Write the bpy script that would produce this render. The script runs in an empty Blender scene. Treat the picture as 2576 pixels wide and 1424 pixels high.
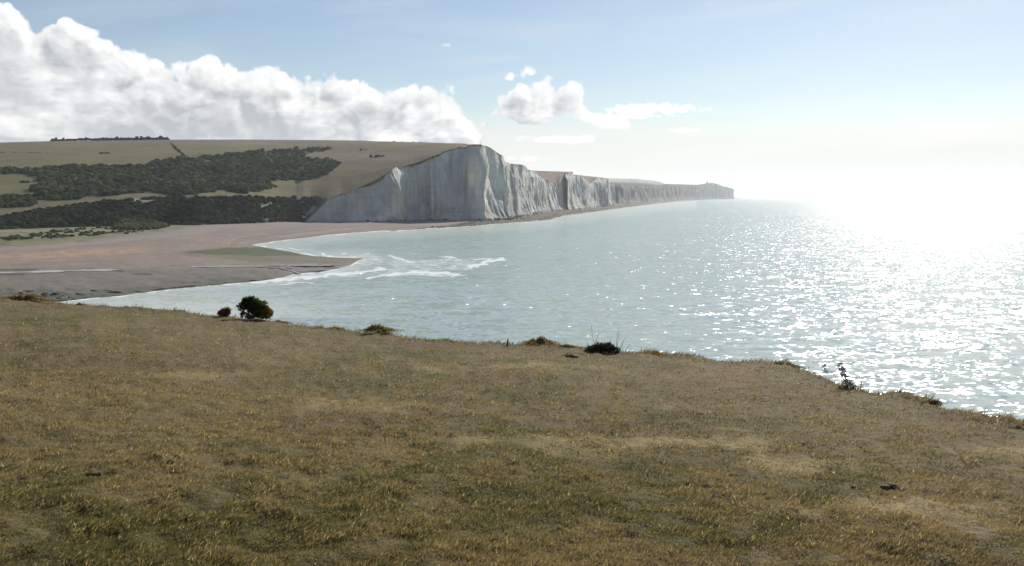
import bpy, math, random
import numpy as np
from mathutils import Matrix, Vector
from mathutils.bvhtree import BVHTree

sc = bpy.context.scene
COL = sc.collection
R = math.radians
rng = np.random.default_rng(7)
random.seed(7)

# ------------------------------------------------------------------ camera
H = 24.0                 # eye height above the sea
FPX = 2231.0             # focal length in units of a 2576 wide picture
CX, CY = 1288.0, 712.0
cam_data = bpy.data.cameras.new('camera')
cam_data.sensor_width = 36
cam_data.lens = 36 * FPX / 2576
cam_data.clip_start = 0.1
cam_data.clip_end = 90000
cam = bpy.data.objects.new('camera', cam_data)
COL.objects.link(cam)
CM = Matrix.Translation((0, 0, H)) @ Matrix.Rotation(R(90 - 5.68), 4, 'X') @ Matrix.Rotation(R(0.35), 4, 'Z')
cam.matrix_world = CM
sc.camera = cam
CR = np.array(CM.to_3x3())

# ------------------------------------------------------------------ light
SUN_EL, SUN_AZ = 30.0, 26.0          # azimuth clockwise from the view direction (+Y)
sd = bpy.data.lights.new('sun', 'SUN')
sd.energy = 4.0
sd.angle = R(0.53)
sd.color = (1.0, 0.955, 0.88)
sun = bpy.data.objects.new('sun', sd)
COL.objects.link(sun)
sdir = Vector((math.sin(R(SUN_AZ)) * math.cos(R(SUN_EL)), math.cos(R(SUN_AZ)) * math.cos(R(SUN_EL)), math.sin(R(SUN_EL))))
sun.rotation_euler = sdir.to_track_quat('Z', 'Y').to_euler()
sun.location = (0, 0, 300)

sc.view_settings.view_transform = 'Standard'
sc.view_settings.look = 'None'
sc.view_settings.exposure = 0.55
sc.view_settings.gamma = 1
sc.view_settings.use_curve_mapping = False
sc.render.engine = 'CYCLES'
cy = sc.cycles
cy.use_denoising = True
cy.max_bounces = 5
cy.diffuse_bounces = 2
cy.glossy_bounces = 2
cy.transmission_bounces = 3
cy.volume_bounces = 1
cy.transparent_max_bounces = 8
cy.sample_clamp_direct = 12
cy.sample_clamp_indirect = 4
cy.caustics_reflective = False
cy.caustics_refractive = False


# ------------------------------------------------------------------ node helpers
class NG:
    """short hand for building node trees"""
    def __init__(s, tree):
        s.t = tree
        tree.nodes.clear()

    def n(s, typ, ins=None, **kw):
        nd = s.t.nodes.new(typ)
        for k, v in kw.items():
            setattr(nd, k, v)
        for k, v in (ins or {}).items():
            sk = nd.inputs[k]
            if isinstance(v, bpy.types.NodeSocket):
                s.t.links.new(v, sk)
            else:
                sk.default_value = v
        return nd

    def m(s, op, a, b=0.0, c=0.0, clamp=False):
        return s.n('ShaderNodeMath', {0: a, 1: b, 2: c}, operation=op, use_clamp=clamp).outputs[0]

    def vm(s, op, a, b=(0, 0, 0)):
        return s.n('ShaderNodeVectorMath', {0: a, 1: b}, operation=op).outputs[0]

    def noise(s, vec, scale, detail=4, rough=0.55, dist=0.0, out=0, dim='3D'):
        return s.n('ShaderNodeTexNoise', {'Vector': vec, 'Scale': scale, 'Detail': detail, 'Roughness': rough,
                                          'Distortion': dist}, noise_dimensions=dim).outputs[out]

    def mr(s, v, a, b, c=0.0, d=1.0, typ='SMOOTHSTEP'):
        return s.n('ShaderNodeMapRange', {'Value': v, 'From Min': a, 'From Max': b, 'To Min': c, 'To Max': d},
                   interpolation_type=typ).outputs[0]

    def mix(s, f, a, b, blend='MIX'):
        nd = s.t.nodes.new('ShaderNodeMix')
        nd.data_type = 'RGBA'
        nd.blend_type = blend
        for sk, v in ((nd.inputs[0], f), (nd.inputs[6], a), (nd.inputs[7], b)):
            if isinstance(v, bpy.types.NodeSocket):
                s.t.links.new(v, sk)
            else:
                sk.default_value = (*v, 1) if isinstance(v, tuple) and len(v) == 3 else v
        return nd.outputs[2]


def material(name):
    m = bpy.data.materials.new(name)
    m.use_nodes = True
    return m, NG(m.node_tree)


# ------------------------------------------------------------------ sky
world = bpy.data.worlds.new('World')
sc.world = world
world.use_nodes = True
world.cycles.sampling_method = 'MANUAL'
world.cycles.sample_map_resolution = 1024
g = NG(world.node_tree)
dirv = g.n('ShaderNodeTexCoord').outputs['Generated']
sx = g.n('ShaderNodeSeparateXYZ', {0: dirv})
X, Y, Z = sx.outputs
# below the horizon the air over the far sea shows the same tone as the horizon
zc = g.m('MAXIMUM', Z, 0.012)
sv = g.n('ShaderNodeCombineXYZ', {0: X, 1: Y, 2: zc}).outputs[0]
sky = g.n('ShaderNodeTexSky', {0: sv}, sky_type='NISHITA')
sky.sun_disc = False
sky.sun_elevation = R(SUN_EL)
sky.sun_rotation = R(SUN_AZ)
sky.altitude = 50
sky.air_density = 1.0
sky.dust_density = 0.25
sky.ozone_density = 2.2
skyc = sky.outputs[0]
az = g.m('ARCTAN2', X, Y)
el = g.m('ARCSINE', g.m('MAXIMUM', Z, -0.02))
P = g.n('ShaderNodeCombineXYZ', {0: az, 1: el}).outputs[0]


def paz(px):
    return math.atan((px - CX) / FPX)


def pel(y):
    return (490 - y) / FPX


CT = [(-2600, 60), (-1500, 120), (-900, 60), (-300, 130), (0, 84), (60, 66), (105, 88), (150, 54), (205, 60), (260, 112), (330, 138), (380, 164),
      (480, 172), (560, 158), (650, 160), (720, 148), (800, 158), (845, 178), (870, 203), (930, 186), (980, 204),
      (1030, 190), (1090, 198), (1140, 208), (1175, 226), (1200, 246), (1222, 212), (1245, 182), (1300, 178), (1345, 196), (1400, 176),
      (1450, 196), (1485, 240), (1540, 286), (1700, 350), (1900, 440), (3200, 480)]
A0, A1 = -1.1, 0.75
E0, E1 = 0.0, 0.26
fc = g.n('ShaderNodeFloatCurve', {'Value': g.mr(az, A0, A1, typ='LINEAR')})
cv = fc.mapping.curves[0]
pts = [((paz(px) - A0) / (A1 - A0), (pel(y) - E0) / (E1 - E0)) for px, y in CT]
pts = [p for p in pts if 0 <= p[0] <= 1]
cv.points[0].location = (0, pts[0][1])
cv.points[1].location = (1, pts[-1][1])
for p in pts:
    cv.points.new(*p)
for p in cv.points:
    p.handle_type = 'VECTOR'
fc.mapping.update()
htop = g.m('MULTIPLY', fc.outputs[0], E1)


def billow(vec):
    """cauliflower heads: rounded cells of three sizes riding on soft noise"""
    w1 = g.vm('MULTIPLY', g.vm('SUBTRACT', g.noise(vec, 22, 3, 0.5, out=1), (0.5, 0.5, 0.5)), (0.035, 0.03, 0))
    w2 = g.vm('MULTIPLY', g.vm('SUBTRACT', g.noise(vec, 70, 2, 0.5, out=1), (0.5, 0.5, 0.5)), (0.012, 0.012, 0))
    va = g.vm('ADD', vec, w1)
    vb = g.vm('ADD', va, w2)
    out = g.m('MULTIPLY', g.noise(vec, 9, 5, 0.5), 0.9)
    for v, sc_, k, sm in ((va, 17.0, 0.50, 0.25), (vb, 40.0, 0.27, 0.25), (vb, 95.0, 0.13, 0.3)):
        d_ = g.n('ShaderNodeTexVoronoi', {'Vector': v, 'Scale': sc_, 'Smoothness': sm}, feature='SMOOTH_F1').outputs['Distance']
        out = g.m('SUBTRACT', out, g.m('MULTIPLY', g.m('MULTIPLY', d_, d_), k * 1.6))
    return out


b0 = billow(P)
b1 = billow(g.vm('ADD', P, (0.006, 0.009, 0.0)))
edge = g.m('SUBTRACT', htop, el)
dens = g.m('ADD', edge, g.m('MULTIPLY', g.m('SUBTRACT', b0, 0.30), 0.056))
base_cut = g.m('SUBTRACT', g.m('ADD', el, g.m('MULTIPLY', g.m('SUBTRACT', b0, 0.2), 0.02)), g.mr(az, paz(1130), paz(1245), -0.03, pel(322)))
dens = g.m('MINIMUM', dens, g.m('MULTIPLY', base_cut, 1.6))
alpha = g.mr(dens, 0.0, 0.0065)
relief = g.m('SUBTRACT', b0, b1)
lown = g.noise(g.vm('MULTIPLY', P, (8, 24, 1)), 1.0, 5, 0.55)
lown2 = g.noise(g.vm('ADD', g.vm('MULTIPLY', P, (30, 55, 1)), (5, 3, 0)), 1.0, 4, 0.55)
depth = g.mr(g.m('ADD', edge, g.m('MULTIPLY', b0, 0.02)), 0.008, 0.06)
shade = g.m('MULTIPLY', depth, g.mr(g.m('ADD', g.m('MULTIPLY', lown, 0.65), g.m('MULTIPLY', lown2, 0.35)), 0.34, 0.58))
shade = g.m('MULTIPLY', shade, g.mr(el, 0.02, 0.20, 1.0, 0.6))
shade = g.m('MULTIPLY', shade, g.mr(az, paz(1370), paz(1500), 1.0, 0.12))
shade = g.m('SUBTRACT', shade, g.m('MULTIPLY', g.m('MULTIPLY', relief, g.mr(dens, 0.02, 0.06, 2.4, 0.9)), g.mr(dens, 0.0, 0.02)), clamp=True)
cl_white = (11.6, 11.6, 11.5)
cl_grey = (5.8, 6.1, 6.5)
cloud = g.mix(shade, cl_white, cl_grey)


# small separate clouds: (px, y, half width, half height)
def puff(px, y, w, h, seed, soft=0.5):
    u = g.m('DIVIDE', g.m('SUBTRACT', az, paz(px)), w / FPX)
    v = g.m('DIVIDE', g.m('SUBTRACT', el, pel(y)), h / FPX)
    vb = g.m('MULTIPLY', g.m('MINIMUM', v, 0), 1.1)
    vt = g.m('MAXIMUM', v, 0)
    d = g.m('ADD', g.m('MULTIPLY', u, u), g.m('ADD', g.m('MULTIPLY', vb, vb), g.m('MULTIPLY', vt, vt)))
    nn = g.noise(g.vm('ADD', P, (seed, seed * 0.7, 0)), 55, 5, 0.6)
    return g.mr(g.m('ADD', g.m('SUBTRACT', 1.0, d), g.m('MULTIPLY', g.m('SUBTRACT', nn, 0.5), 3.4)), 0.15, 0.15 + soft)


puffs = [puff(1635, 280, 135, 17, 3, 0.4), puff(1560, 296, 150, 9, 5, 0.8), puff(1410, 352, 120, 14, 7, 0.9),
         puff(1712, 330, 50, 9, 2, 0.9), puff(1125, 127, 16, 8, 11, 1.6), puff(540, -8, 110, 22, 13, 1.3),
         puff(300, -18, 120, 18, 15, 1.5), puff(1330, 400, 110, 9, 17, 1.6)]
pa = puffs[0]
for q in puffs[1:]:
    pa = g.m('MAXIMUM', pa, q)
# thin veil of high cloud, denser low down and towards the sun
sep = g.n('ShaderNodeVectorMath', {0: dirv, 1: tuple(sdir)}, operation='DOT_PRODUCT').outputs['Value']
near = g.mr(sep, 0.55, 0.99)
streak = g.noise(g.vm('MULTIPLY', g.n('ShaderNodeVectorRotate', {'Vector': P, 'Angle': R(-7)}, rotation_type='Z_AXIS').outputs[0], (2.0, 17, 1)), 1.0, 5, 0.55, 0.6)
streak2 = g.noise(g.vm('MULTIPLY', P, (5, 26, 1)), 1.0, 5, 0.6, 0.5)
st = g.mr(g.m('ADD', g.m('MULTIPLY', streak, 0.7), g.m('MULTIPLY', streak2, 0.3)), 0.44, 0.70)
azn = g.mr(az, -0.12, 0.26)
azw = g.mr(g.m('ABSOLUTE', g.m('SUBTRACT', az, R(SUN_AZ))), 1.6, 0.1)
eln = g.m('SUBTRACT', el, g.m('MULTIPLY', g.m('SUBTRACT', streak, 0.5), 0.10))
lowv = g.m('MULTIPLY', g.mr(eln, 0.100, 0.045), g.m('ADD', 0.30, g.m('MULTIPLY', azw, 0.62)))
veil = g.m('MAXIMUM', lowv, g.m('MULTIPLY', g.m('MULTIPLY', st, g.mr(el, 0.42, 0.10, 0.15, 0.42)), azw))
veil = g.m('ADD', veil, 0.10, clamp=True)
veil_c = g.mix(azw, (8.6, 9.1, 9.6), (9.9, 10.0, 9.7))
c1 = g.mix(veil, skyc, veil_c)
c2 = g.mix(g.m('MULTIPLY', alpha, 0.97), c1, cloud)
c3 = g.mix(g.m('MULTIPLY', pa, g.m('SUBTRACT', 0.8, g.m('MULTIPLY', alpha, 0.7))), c2, (12.6, 12.6, 12.3))
bg = g.n('ShaderNodeBackground', {'Color': c3, 'Strength': 0.06})
g.n('ShaderNodeOutputWorld', {'Surface': bg.outputs[0]})


# ------------------------------------------------------------------ projection helpers
def rays(px, y):
    px = np.asarray(px, float)
    y = np.asarray(y, float)
    px, y = np.broadcast_arrays(px, y)
    c = np.stack([(px - CX) / FPX, -(y - CY) / FPX, -np.ones_like(px)], -1)
    return c @ CR.T


def at_z(px, y, z):
    d = rays(px, y)
    t = (np.asarray(z) - H) / np.minimum(d[..., 2], -1e-5)
    return np.stack([d[..., 0] * t, d[..., 1] * t, H + d[..., 2] * t], -1)


def at_d(px, y, dist):
    """point on the ray at this horizontal distance"""
    d = rays(px, y)
    t = np.asarray(dist) / np.hypot(d[..., 0], d[..., 1])
    return np.stack([d[..., 0] * t, d[..., 1] * t, H + d[..., 2] * t], -1)


def project(p):
    c = (np.asarray(p, float) - np.array([0, 0, H])) @ CR
    w = np.where(c[..., 2] < -1e-3, -c[..., 2], np.nan)
    return CX + FPX * c[..., 0] / w, CY - FPX * c[..., 1] / w


def ipt(x, pts, k=1):
    a = np.array(pts, float)
    return np.interp(x, a[:, 0], a[:, k])


# ------------------------------------------------------------------ noise
def _hash(ix, iy, iz, seed):
    h = (ix.astype(np.int64) * 374761393 + iy.astype(np.int64) * 668265263 + iz.astype(np.int64) * 2147483647 + seed * 974634777) & 0xFFFFFFFF
    h = ((h ^ (h >> 13)) * 1274126177) & 0xFFFFFFFF
    return ((h ^ (h >> 16)) & 0xFFFF) / 65535.0


def vnoise(x, y, z=None, seed=0):
    x = np.asarray(x, float)
    y = np.asarray(y, float)
    z = np.zeros_like(x) if z is None else np.asarray(z, float)
    ix, iy, iz = np.floor(x), np.floor(y), np.floor(z)
    fx, fy, fz = x - ix, y - iy, z - iz
    fx, fy, fz = [f * f * (3 - 2 * f) for f in (fx, fy, fz)]
    r = 0
    zs = (0, 1) if np.any(fz) else (0,)
    for a in (0, 1):
        for b in (0, 1):
            for c in zs:
                w = (fx if a else 1 - fx) * (fy if b else 1 - fy) * ((fz if c else 1 - fz) if len(zs) == 2 else 1)
                r = r + w * _hash(ix + a, iy + b, iz + c, seed)
    return r * 2 - 1


def fbm(x, y, z=None, seed=0, oct=4, gain=0.5):
    r, a, f, s = 0, 1.0, 1.0, 0
    for i in range(oct):
        r = r + a * vnoise(x * f, y * f, None if z is None else z * f, seed + i * 17)
        s += a
        a *= gain
        f *= 2.03
    return r / s * 1.6


def in_poly(px, y, poly):
    px = np.asarray(px, float)
    y = np.asarray(y, float)
    ins = np.zeros(np.broadcast(px, y).shape, bool)
    n = len(poly)
    for i in range(n):
        x0, y0 = poly[i]
        x1, y1 = poly[(i + 1) % n]
        if y0 == y1:
            continue
        c = ((y0 > y) != (y1 > y)) & (px < (x1 - x0) * (y - y0) / (y1 - y0) + x0)
        ins ^= c
    return ins


def poly_sd(px, y, poly, closed=True, yk=1.0):
    """signed distance in picture units, positive inside; yk stretches the vertical"""
    px = np.asarray(px, float)
    y = np.asarray(y, float)
    px, y = np.broadcast_arrays(px, y)
    best = np.full(px.shape, 1e9)
    n = len(poly)
    for i in range(n if closed else n - 1):
        x0, y0 = poly[i]
        x1, y1 = poly[(i + 1) % n]
        dx, dy = x1 - x0, (y1 - y0) * yk
        t = np.clip(((px - x0) * dx + (y - y0) * yk * dy) / max(dx * dx + dy * dy, 1e-9), 0, 1)
        best = np.minimum(best, np.hypot(px - x0 - t * dx, (y - y0) * yk - t * dy))
    return np.where(in_poly(px, y, poly), best, -best) if closed else best


def sstep(x, a, b):
    t = np.clip((x - a) / (b - a), 0, 1)
    return t * t * (3 - 2 * t)


# ------------------------------------------------------------------ object helpers
def mesh(name, V, F, mat=None, parent=None, color=None, attrs=None, smooth=True, loc=None):
    V = np.asarray(V, np.float32).reshape(-1, 3)
    F = np.asarray(F, np.int32)
    if loc is not None:
        V = V - np.asarray(loc, np.float32)
    me = bpy.data.meshes.new(name)
    me.vertices.add(len(V))
    me.vertices.foreach_set('co', V.ravel())
    k = F.shape[1]
    me.loops.add(F.size)
    me.loops.foreach_set('vertex_index', F.ravel())
    me.polygons.add(len(F))
    me.polygons.foreach_set('loop_start', np.arange(len(F), dtype=np.int32) * k)
    me.polygons.foreach_set('loop_total', np.full(len(F), k, np.int32))
    if smooth:
        me.polygons.foreach_set('use_smooth', np.ones(len(F), bool))
    if color is not None:
        ca = me.color_attributes.new('tone', 'FLOAT_COLOR', 'POINT')
        c = np.ones((len(V), 4), np.float32)
        c[:, :3] = color
        ca.data.foreach_set('color', c.ravel())
    for k2, v in (attrs or {}).items():
        at = me.attributes.new(k2, 'FLOAT', 'POINT')
        at.data.foreach_set('value', np.asarray(v, np.float32).ravel())
    me.update()
    me.validate()
    if mat:
        me.materials.append(mat)
    o = bpy.data.objects.new(name, me)
    COL.objects.link(o)
    if parent:
        o.parent = parent
    if loc is not None:
        o.location = loc
    return o


def grid_faces(nr, nc, mask=None, flip=False):
    i, j = np.meshgrid(np.arange(nr - 1), np.arange(nc - 1), indexing='ij')
    a = i * nc + j
    f = np.stack([a, a + 1, a + nc + 1, a + nc], -1)
    if flip:
        f = f[..., ::-1]
    return f[mask] if mask is not None else f.reshape(-1, 4)


def tag(o, label=None, cat=None, group=None, kind=None):
    for k, v in (('label', label), ('category', cat), ('group', group), ('kind', kind)):
        if v:
            o[k] = v
    return o


def thing(name, label, cat, loc, group=None):
    o = bpy.data.objects.new(name, None)
    o.empty_display_size = 0.3
    o.location = loc
    COL.objects.link(o)
    return tag(o, label, cat, group)


def joined(parts):
    V, F, n = [], [], 0
    for v, f in parts:
        V.append(v)
        F.append(np.asarray(f) + n)
        n += len(v)
    return np.concatenate(V), np.concatenate(F)


# ------------------------------------------------------------------ materials
def attr(g, name='tone'):
    return g.n('ShaderNodeAttribute', attribute_name=name)


def mat_ground(name, scale, amp, bump_scale, bump, rough=0.95):
    """land cover colour from the mesh, mottled and roughened by noise"""
    m, g = material(name)
    pos = g.n('ShaderNodeNewGeometry').outputs['Position']
    c = attr(g).outputs['Color']
    n1 = g.noise(pos, scale, 6, 0.62)
    n2 = g.noise(pos, scale * 0.13, 4, 0.55)
    k = g.m('ADD', g.mr(n1, 0.3, 0.7, 1 - amp, 1 + amp, 'LINEAR'), g.mr(n2, 0.3, 0.7, -amp * 0.5, amp * 0.5, 'LINEAR'))
    kc = g.n('ShaderNodeCombineXYZ', {0: k, 1: k, 2: k}).outputs[0]
    c2 = g.mix(1.0, c, kc, 'MULTIPLY')
    h = g.noise(pos, bump_scale, 5, 0.6)
    b = g.n('ShaderNodeBump', {'Height': h, 'Strength': 0.9, 'Distance': bump}).outputs[0]
    p = g.n('ShaderNodeBsdfPrincipled', {'Base Color': c2, 'Roughness': rough, 'Specular IOR Level': 0.15, 'Normal': b})
    g.n('ShaderNodeOutputMaterial', {'Surface': p.outputs[0]})
    return m


def mat_foliage(name, base=None, transl=0.35, amp=0.35, scale=0.6):
    m, g = material(name)
    pos = g.n('ShaderNodeNewGeometry').outputs['Position']
    c = attr(g).outputs['Color'] if base is None else base
    n1 = g.mr(g.noise(pos, scale, 4, 0.6), 0.3, 0.7, 1 - amp, 1 + amp, 'LINEAR')
    kc = g.n('ShaderNodeCombineXYZ', {0: n1, 1: n1, 2: n1}).outputs[0]
    c2 = g.mix(1.0, c, kc, 'MULTIPLY')
    d = g.n('ShaderNodeBsdfDiffuse', {'Color': c2, 'Roughness': 0.6})
    t = g.n('ShaderNodeBsdfTranslucent', {'Color': c2})
    s = g.n('ShaderNodeMixShader', {0: transl, 1: d.outputs[0], 2: t.outputs[0]})
    g.n('ShaderNodeOutputMaterial', {'Surface': s.outputs[0]})
    return m


def mat_blades():
    m, g = material('grass_blade')
    c = attr(g).outputs['Color']
    d = g.n('ShaderNodeBsdfDiffuse', {'Color': c, 'Roughness': 0.5})
    t = g.n('ShaderNodeBsdfTranslucent', {'Color': g.mix(1.0, c, (1.15, 1.1, 0.8), 'MULTIPLY')})
    s = g.n('ShaderNodeMixShader', {0: 0.45, 1: d.outputs[0], 2: t.outputs[0]})
    gl = g.n('ShaderNodeBsdfGlossy', {'Color': (0.9, 0.88, 0.8, 1), 'Roughness': 0.38})
    s2 = g.n('ShaderNodeMixShader', {0: 0.045, 1: s.outputs[0], 2: gl.outputs[0]})
    g.n('ShaderNodeOutputMaterial', {'Surface': s2.outputs[0]})
    return m


def mat_chalk():
    m, g = material('weathered_chalk')
    pos = g.n('ShaderNodeNewGeometry').outputs['Position']
    c = attr(g).outputs['Color']
    st = g.noise(g.vm('MULTIPLY', pos, (0.35, 0.35, 0.035)), 1.0, 6, 0.62, 0.4)
    st2 = g.noise(g.vm('MULTIPLY', pos, (0.07, 0.07, 0.02)), 1.0, 4, 0.6, 0.6)
    bed = g.noise(g.vm('MULTIPLY', pos, (0.02, 0.02, 0.55)), 1.0, 4, 0.6, 0.2)
    k = g.m('ADD', g.mr(st, 0.32, 0.68, 0.86, 1.10, 'LINEAR'), g.mr(st2, 0.3, 0.7, -0.16, 0.12, 'LINEAR'))
    k = g.m('ADD', k, g.mr(bed, 0.3, 0.7, -0.07, 0.07, 'LINEAR'))
    kc = g.n('ShaderNodeCombineXYZ', {0: k, 1: k, 2: k}).outputs[0]
    warm = g.mix(g.mr(st2, 0.5, 0.68), (1, 1, 1), (1.0, 0.9, 0.76))
    c2 = g.mix(1.0, g.mix(1.0, c, kc, 'MULTIPLY'), warm, 'MULTIPLY')
    h = g.m('ADD', g.noise(g.vm('MULTIPLY', pos, (0.5, 0.5, 0.16)), 1.0, 6, 0.65), g.m('MULTIPLY', st, 1.2))
    b = g.n('ShaderNodeBump', {'Height': h, 'Strength': 0.8, 'Distance': 1.6}).outputs[0]
    p = g.n('ShaderNodeBsdfPrincipled', {'Base Color': c2, 'Roughness': 0.9, 'Specular IOR Level': 0.2, 'Normal': b})
    g.n('ShaderNodeOutputMaterial', {'Surface': p.outputs[0]})
    return m


def mat_sea():
    m, g = material('milky_sea_water')
    pos = g.n('ShaderNodeNewGeometry').outputs['Position']
    # crests run slightly oblique to the view, so stretch the wave field across it
    rot = g.n('ShaderNodeVectorRotate', {'Vector': pos, 'Angle': R(-14)}, rotation_type='Z_AXIS').outputs[0]
    warp = g.vm('MULTIPLY', g.vm('SUBTRACT', g.noise(rot, 0.03, 2, 0.5, out=1), (0.5, 0.5, 0.5)), (9, 9, 0))
    rw = g.vm('ADD', rot, warp)
    sl = None
    for k, sxy, sc_, amp, p3 in ((0, (0.6, 1, 1), 0.13, 0.28, 0), (1, (0.7, 1, 1), 0.32, 0.86, 0), (2, (0.8, 1, 1), 1.0, 0.82, 0), (3, (0.8, 1, 1), 0.75, 34.0, 1)):
        nn = g.noise(g.vm('ADD', g.vm('MULTIPLY', rw, sxy), (k * 13.1, k * 7.7, k * 3.3)), sc_, 1, 0.5, out=1)
        v = g.vm('SUBTRACT', nn, (0.5, 0.5, 0.5))
        if p3:
            v = g.vm('MULTIPLY', v, g.vm('MULTIPLY', v, v))
        v = g.vm('MULTIPLY', v, (amp, amp, 0))
        sl = v if sl is None else g.vm('ADD', sl, v)
    nrm = g.vm('NORMALIZE', g.vm('ADD', sl, (0, 0, 1)))
    nrm_f = g.vm('NORMALIZE', g.vm('ADD', g.vm('MULTIPLY', sl, (0.1, 0.1, 0)), (0, 0, 1)))
    foam_a = attr(g, 'foam').outputs['Fac']
    shal = attr(g, 'shallow').outputs['Fac']
    fn = g.noise(g.vm('MULTIPLY', rw, (0.7, 1, 1)), 0.35, 6, 0.65, 0.8)
    fn2 = g.noise(g.vm('MULTIPLY', rw, (0.5, 1, 1)), 1.4, 4, 0.6)
    fm = g.m('ADD', foam_a, g.m('MULTIPLY', g.m('SUBTRACT', g.m('ADD', g.m('MULTIPLY', fn, 0.75), g.m('MULTIPLY', fn2, 0.25)), 0.5), 2.3))
    fm = g.mr(fm, 0.30, 0.85)
    fm = g.m('MULTIPLY', fm, g.mr(foam_a, 0.02, 0.15))
    big = g.noise(pos, 0.006, 4, 0.55, 0.5)
    c = g.mix(g.mr(big, 0.35, 0.65), (0.325, 0.392, 0.362), (0.348, 0.414, 0.382))
    c = g.mix(shal, c, (0.58, 0.60, 0.52))
    c = g.mix(fm, c, (0.72, 0.74, 0.74))
    df = g.n('ShaderNodeBsdfDiffuse', {'Color': c})
    dist = g.n('ShaderNodeCameraData').outputs['View Distance']
    gl = g.n('ShaderNodeBsdfGlossy', {'Color': (1, 1, 1, 1), 'Roughness': 0.135, 'Normal': nrm})
    fr = g.n('ShaderNodeFresnel', {'IOR': 1.33, 'Normal': nrm_f}).outputs[0]
    fr = g.m('MULTIPLY', g.m('MINIMUM', g.m('MULTIPLY', fr, 0.75), 0.32), g.m('SUBTRACT', 1.0, g.m('MULTIPLY', fm, 0.85)))
    s = g.n('ShaderNodeMixShader', {0: fr, 1: df.outputs[0], 2: gl.outputs[0]})
    g.t.nodes.remove(dist.node)
    g.n('ShaderNodeOutputMaterial', {'Surface': s.outputs[0]})
    return m


M_turf = mat_ground('downland_turf', 9, 0.35, 30, 0.03)
M_hill = mat_ground('hill_grassland', 0.09, 0.22, 0.25, 0.8)
M_beach = mat_ground('shingle', 0.6, 0.16, 1.5, 0.12)
M_chalk = mat_chalk()
M_sea = mat_sea()
M_blade = mat_blades()
M_scrub = mat_foliage('hillside_scrub', None, 0.12, 0.4, 0.25)
M_leaf = mat_foliage('bush_foliage', None, 0.3, 0.3, 9)
M_rock = mat_ground('rock', 1.2, 0.3, 3, 0.2)

# ------------------------------------------------------------------ sea
LAND = [(-1400, 830), (-700, 805), (0, 775), (143, 759), (179, 756), (245, 749), (304, 744), (357, 736), (429, 727.5), (500, 721), (572, 714),
        (640, 708), (679, 703.6), (715, 697), (735, 690), (775, 687), (815, 683), (850, 676), (884, 666), (900, 655), (915, 649), (880, 648.5), (799, 645.5), (746, 636.6),
        (700, 628), (660, 621), (628, 617), (690, 607), (787, 596), (851, 588), (932, 581.5), (1000, 580), (1040, 577), (1100, 573),
        (1174, 569), (1255, 562.5), (1380, 553), (1415, 543), (1496, 532), (1577, 521.5), (1630, 514.7), (1700, 507.5),
        (1780, 503), (1860, 500), (1860, 470), (-1400, 470)]


def wob(px, y, s=1.0):
    return fbm(px / (26 * s), y / (7 * s), seed=5, oct=4)


daz = np.concatenate([np.arange(-180, -42, 6.0), np.arange(-42, 42, 0.16), np.arange(42, 181, 6.0)])
dep = np.concatenate([[1.8, 2.2, 2.8, 3.6, 4.6], np.arange(6, 320, 1.6), np.arange(322, 900, 14), [1100, 1500, 2300, 4000]])
rad = H * FPX / dep
AZ, RD = np.meshgrid(np.radians(daz), rad, indexing='xy')
V = np.stack([RD * np.sin(AZ), RD * np.cos(AZ), np.zeros_like(RD)], -1)
px, py = project(V)
front = np.isfinite(px) & (np.abs(AZ) < R(43))
pxs, pys = np.where(front, px, 9999), np.where(front, py, 9999)
FOAM = [  # polylines in picture space with half width and strength
    ([(640, 712), (700, 704), (760, 700), (830, 691), (900, 684), (960, 676)], 5, 0.85),
    ([(930, 700), (985, 690), (1040, 684), (1100, 686), (1150, 690)], 5, 0.85),
    ([(985, 692), (1060, 688), (1130, 692)], 6, 0.6),
    ([(985, 650), (995, 656), (1060, 655), (1120, 655), (1160, 655)], 4, 0.55),
    ([(1180, 672), (1215, 666), (1240, 655), (1265, 651)], 5, 0.85), ([(1000, 665), (1100, 668), (1180, 664)], 16, 0.50), ([(880, 648), (960, 655), (1040, 660)], 14, 0.46), ([(700, 700), (800, 692), (900, 680)], 12, 0.45), ([(860, 690), (1000, 680), (1160, 668)], 18, 0.44), ([(985, 645), (1010, 652), (1040, 662)], 4, 0.7),
    ([(1110, 648), (1150, 650)], 3, 0.7),
    ([(1190, 652), (1235, 652)], 4, 0.6),
    ([(730, 640), (770, 637), (790, 643)], 2.2, 0.8), ([(810, 636), (815, 642), (840, 645)], 2, 0.9),
    ([(735, 626), (755, 628)], 2, 0.8), ([(690, 622), (730, 630)], 1.6, 0.7),
    ([(1080, 678), (1130, 676), (1180, 674)], 2.5, 0.6), ([(910, 668), (960, 662), (1010, 668)], 3, 0.5),
    ([(700, 714), (740, 709), (790, 712)], 2.5, 0.75), ([(850, 655), (900, 662), (930, 660)], 3, 0.5),
    ([(1135, 697), (1175, 690)], 2.5, 0.75), ([(930, 640), (985, 642)], 1.5, 0.4),
    ([(860, 637), (875, 637)], 2, 0.8), ([(905, 635), (925, 637)], 2, 0.7)]
foam = np.zeros(V.shape[:2])
sel = front & (pxs > -200) & (pxs < 1750) & (pys < 800)
a_, b_ = pxs[sel], pys[sel]
wv = wob(a_, b_)
sdl = poly_sd(a_, b_ + wv * 1.6, LAND, yk=2.2)
f = np.zeros(len(a_))
for pl, w, s_ in FOAM:
    dd = poly_sd(a_ + wv * 9, b_ + wv * 3.2, pl, closed=False, yk=2.0)
    f = np.maximum(f, s_ * (1 - sstep(dd, w * 0.5, w * 2.6)))
wash = np.clip(1 - np.abs(-sdl - 1.5) / 5.5, 0, 1) * (0.95 - 0.45 * sstep(a_, 950, 1300))
wash *= 0.35 + 0.9 * sstep(fbm(a_ / 22, b_ / 8, seed=19), -0.5, 0.4)
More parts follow.
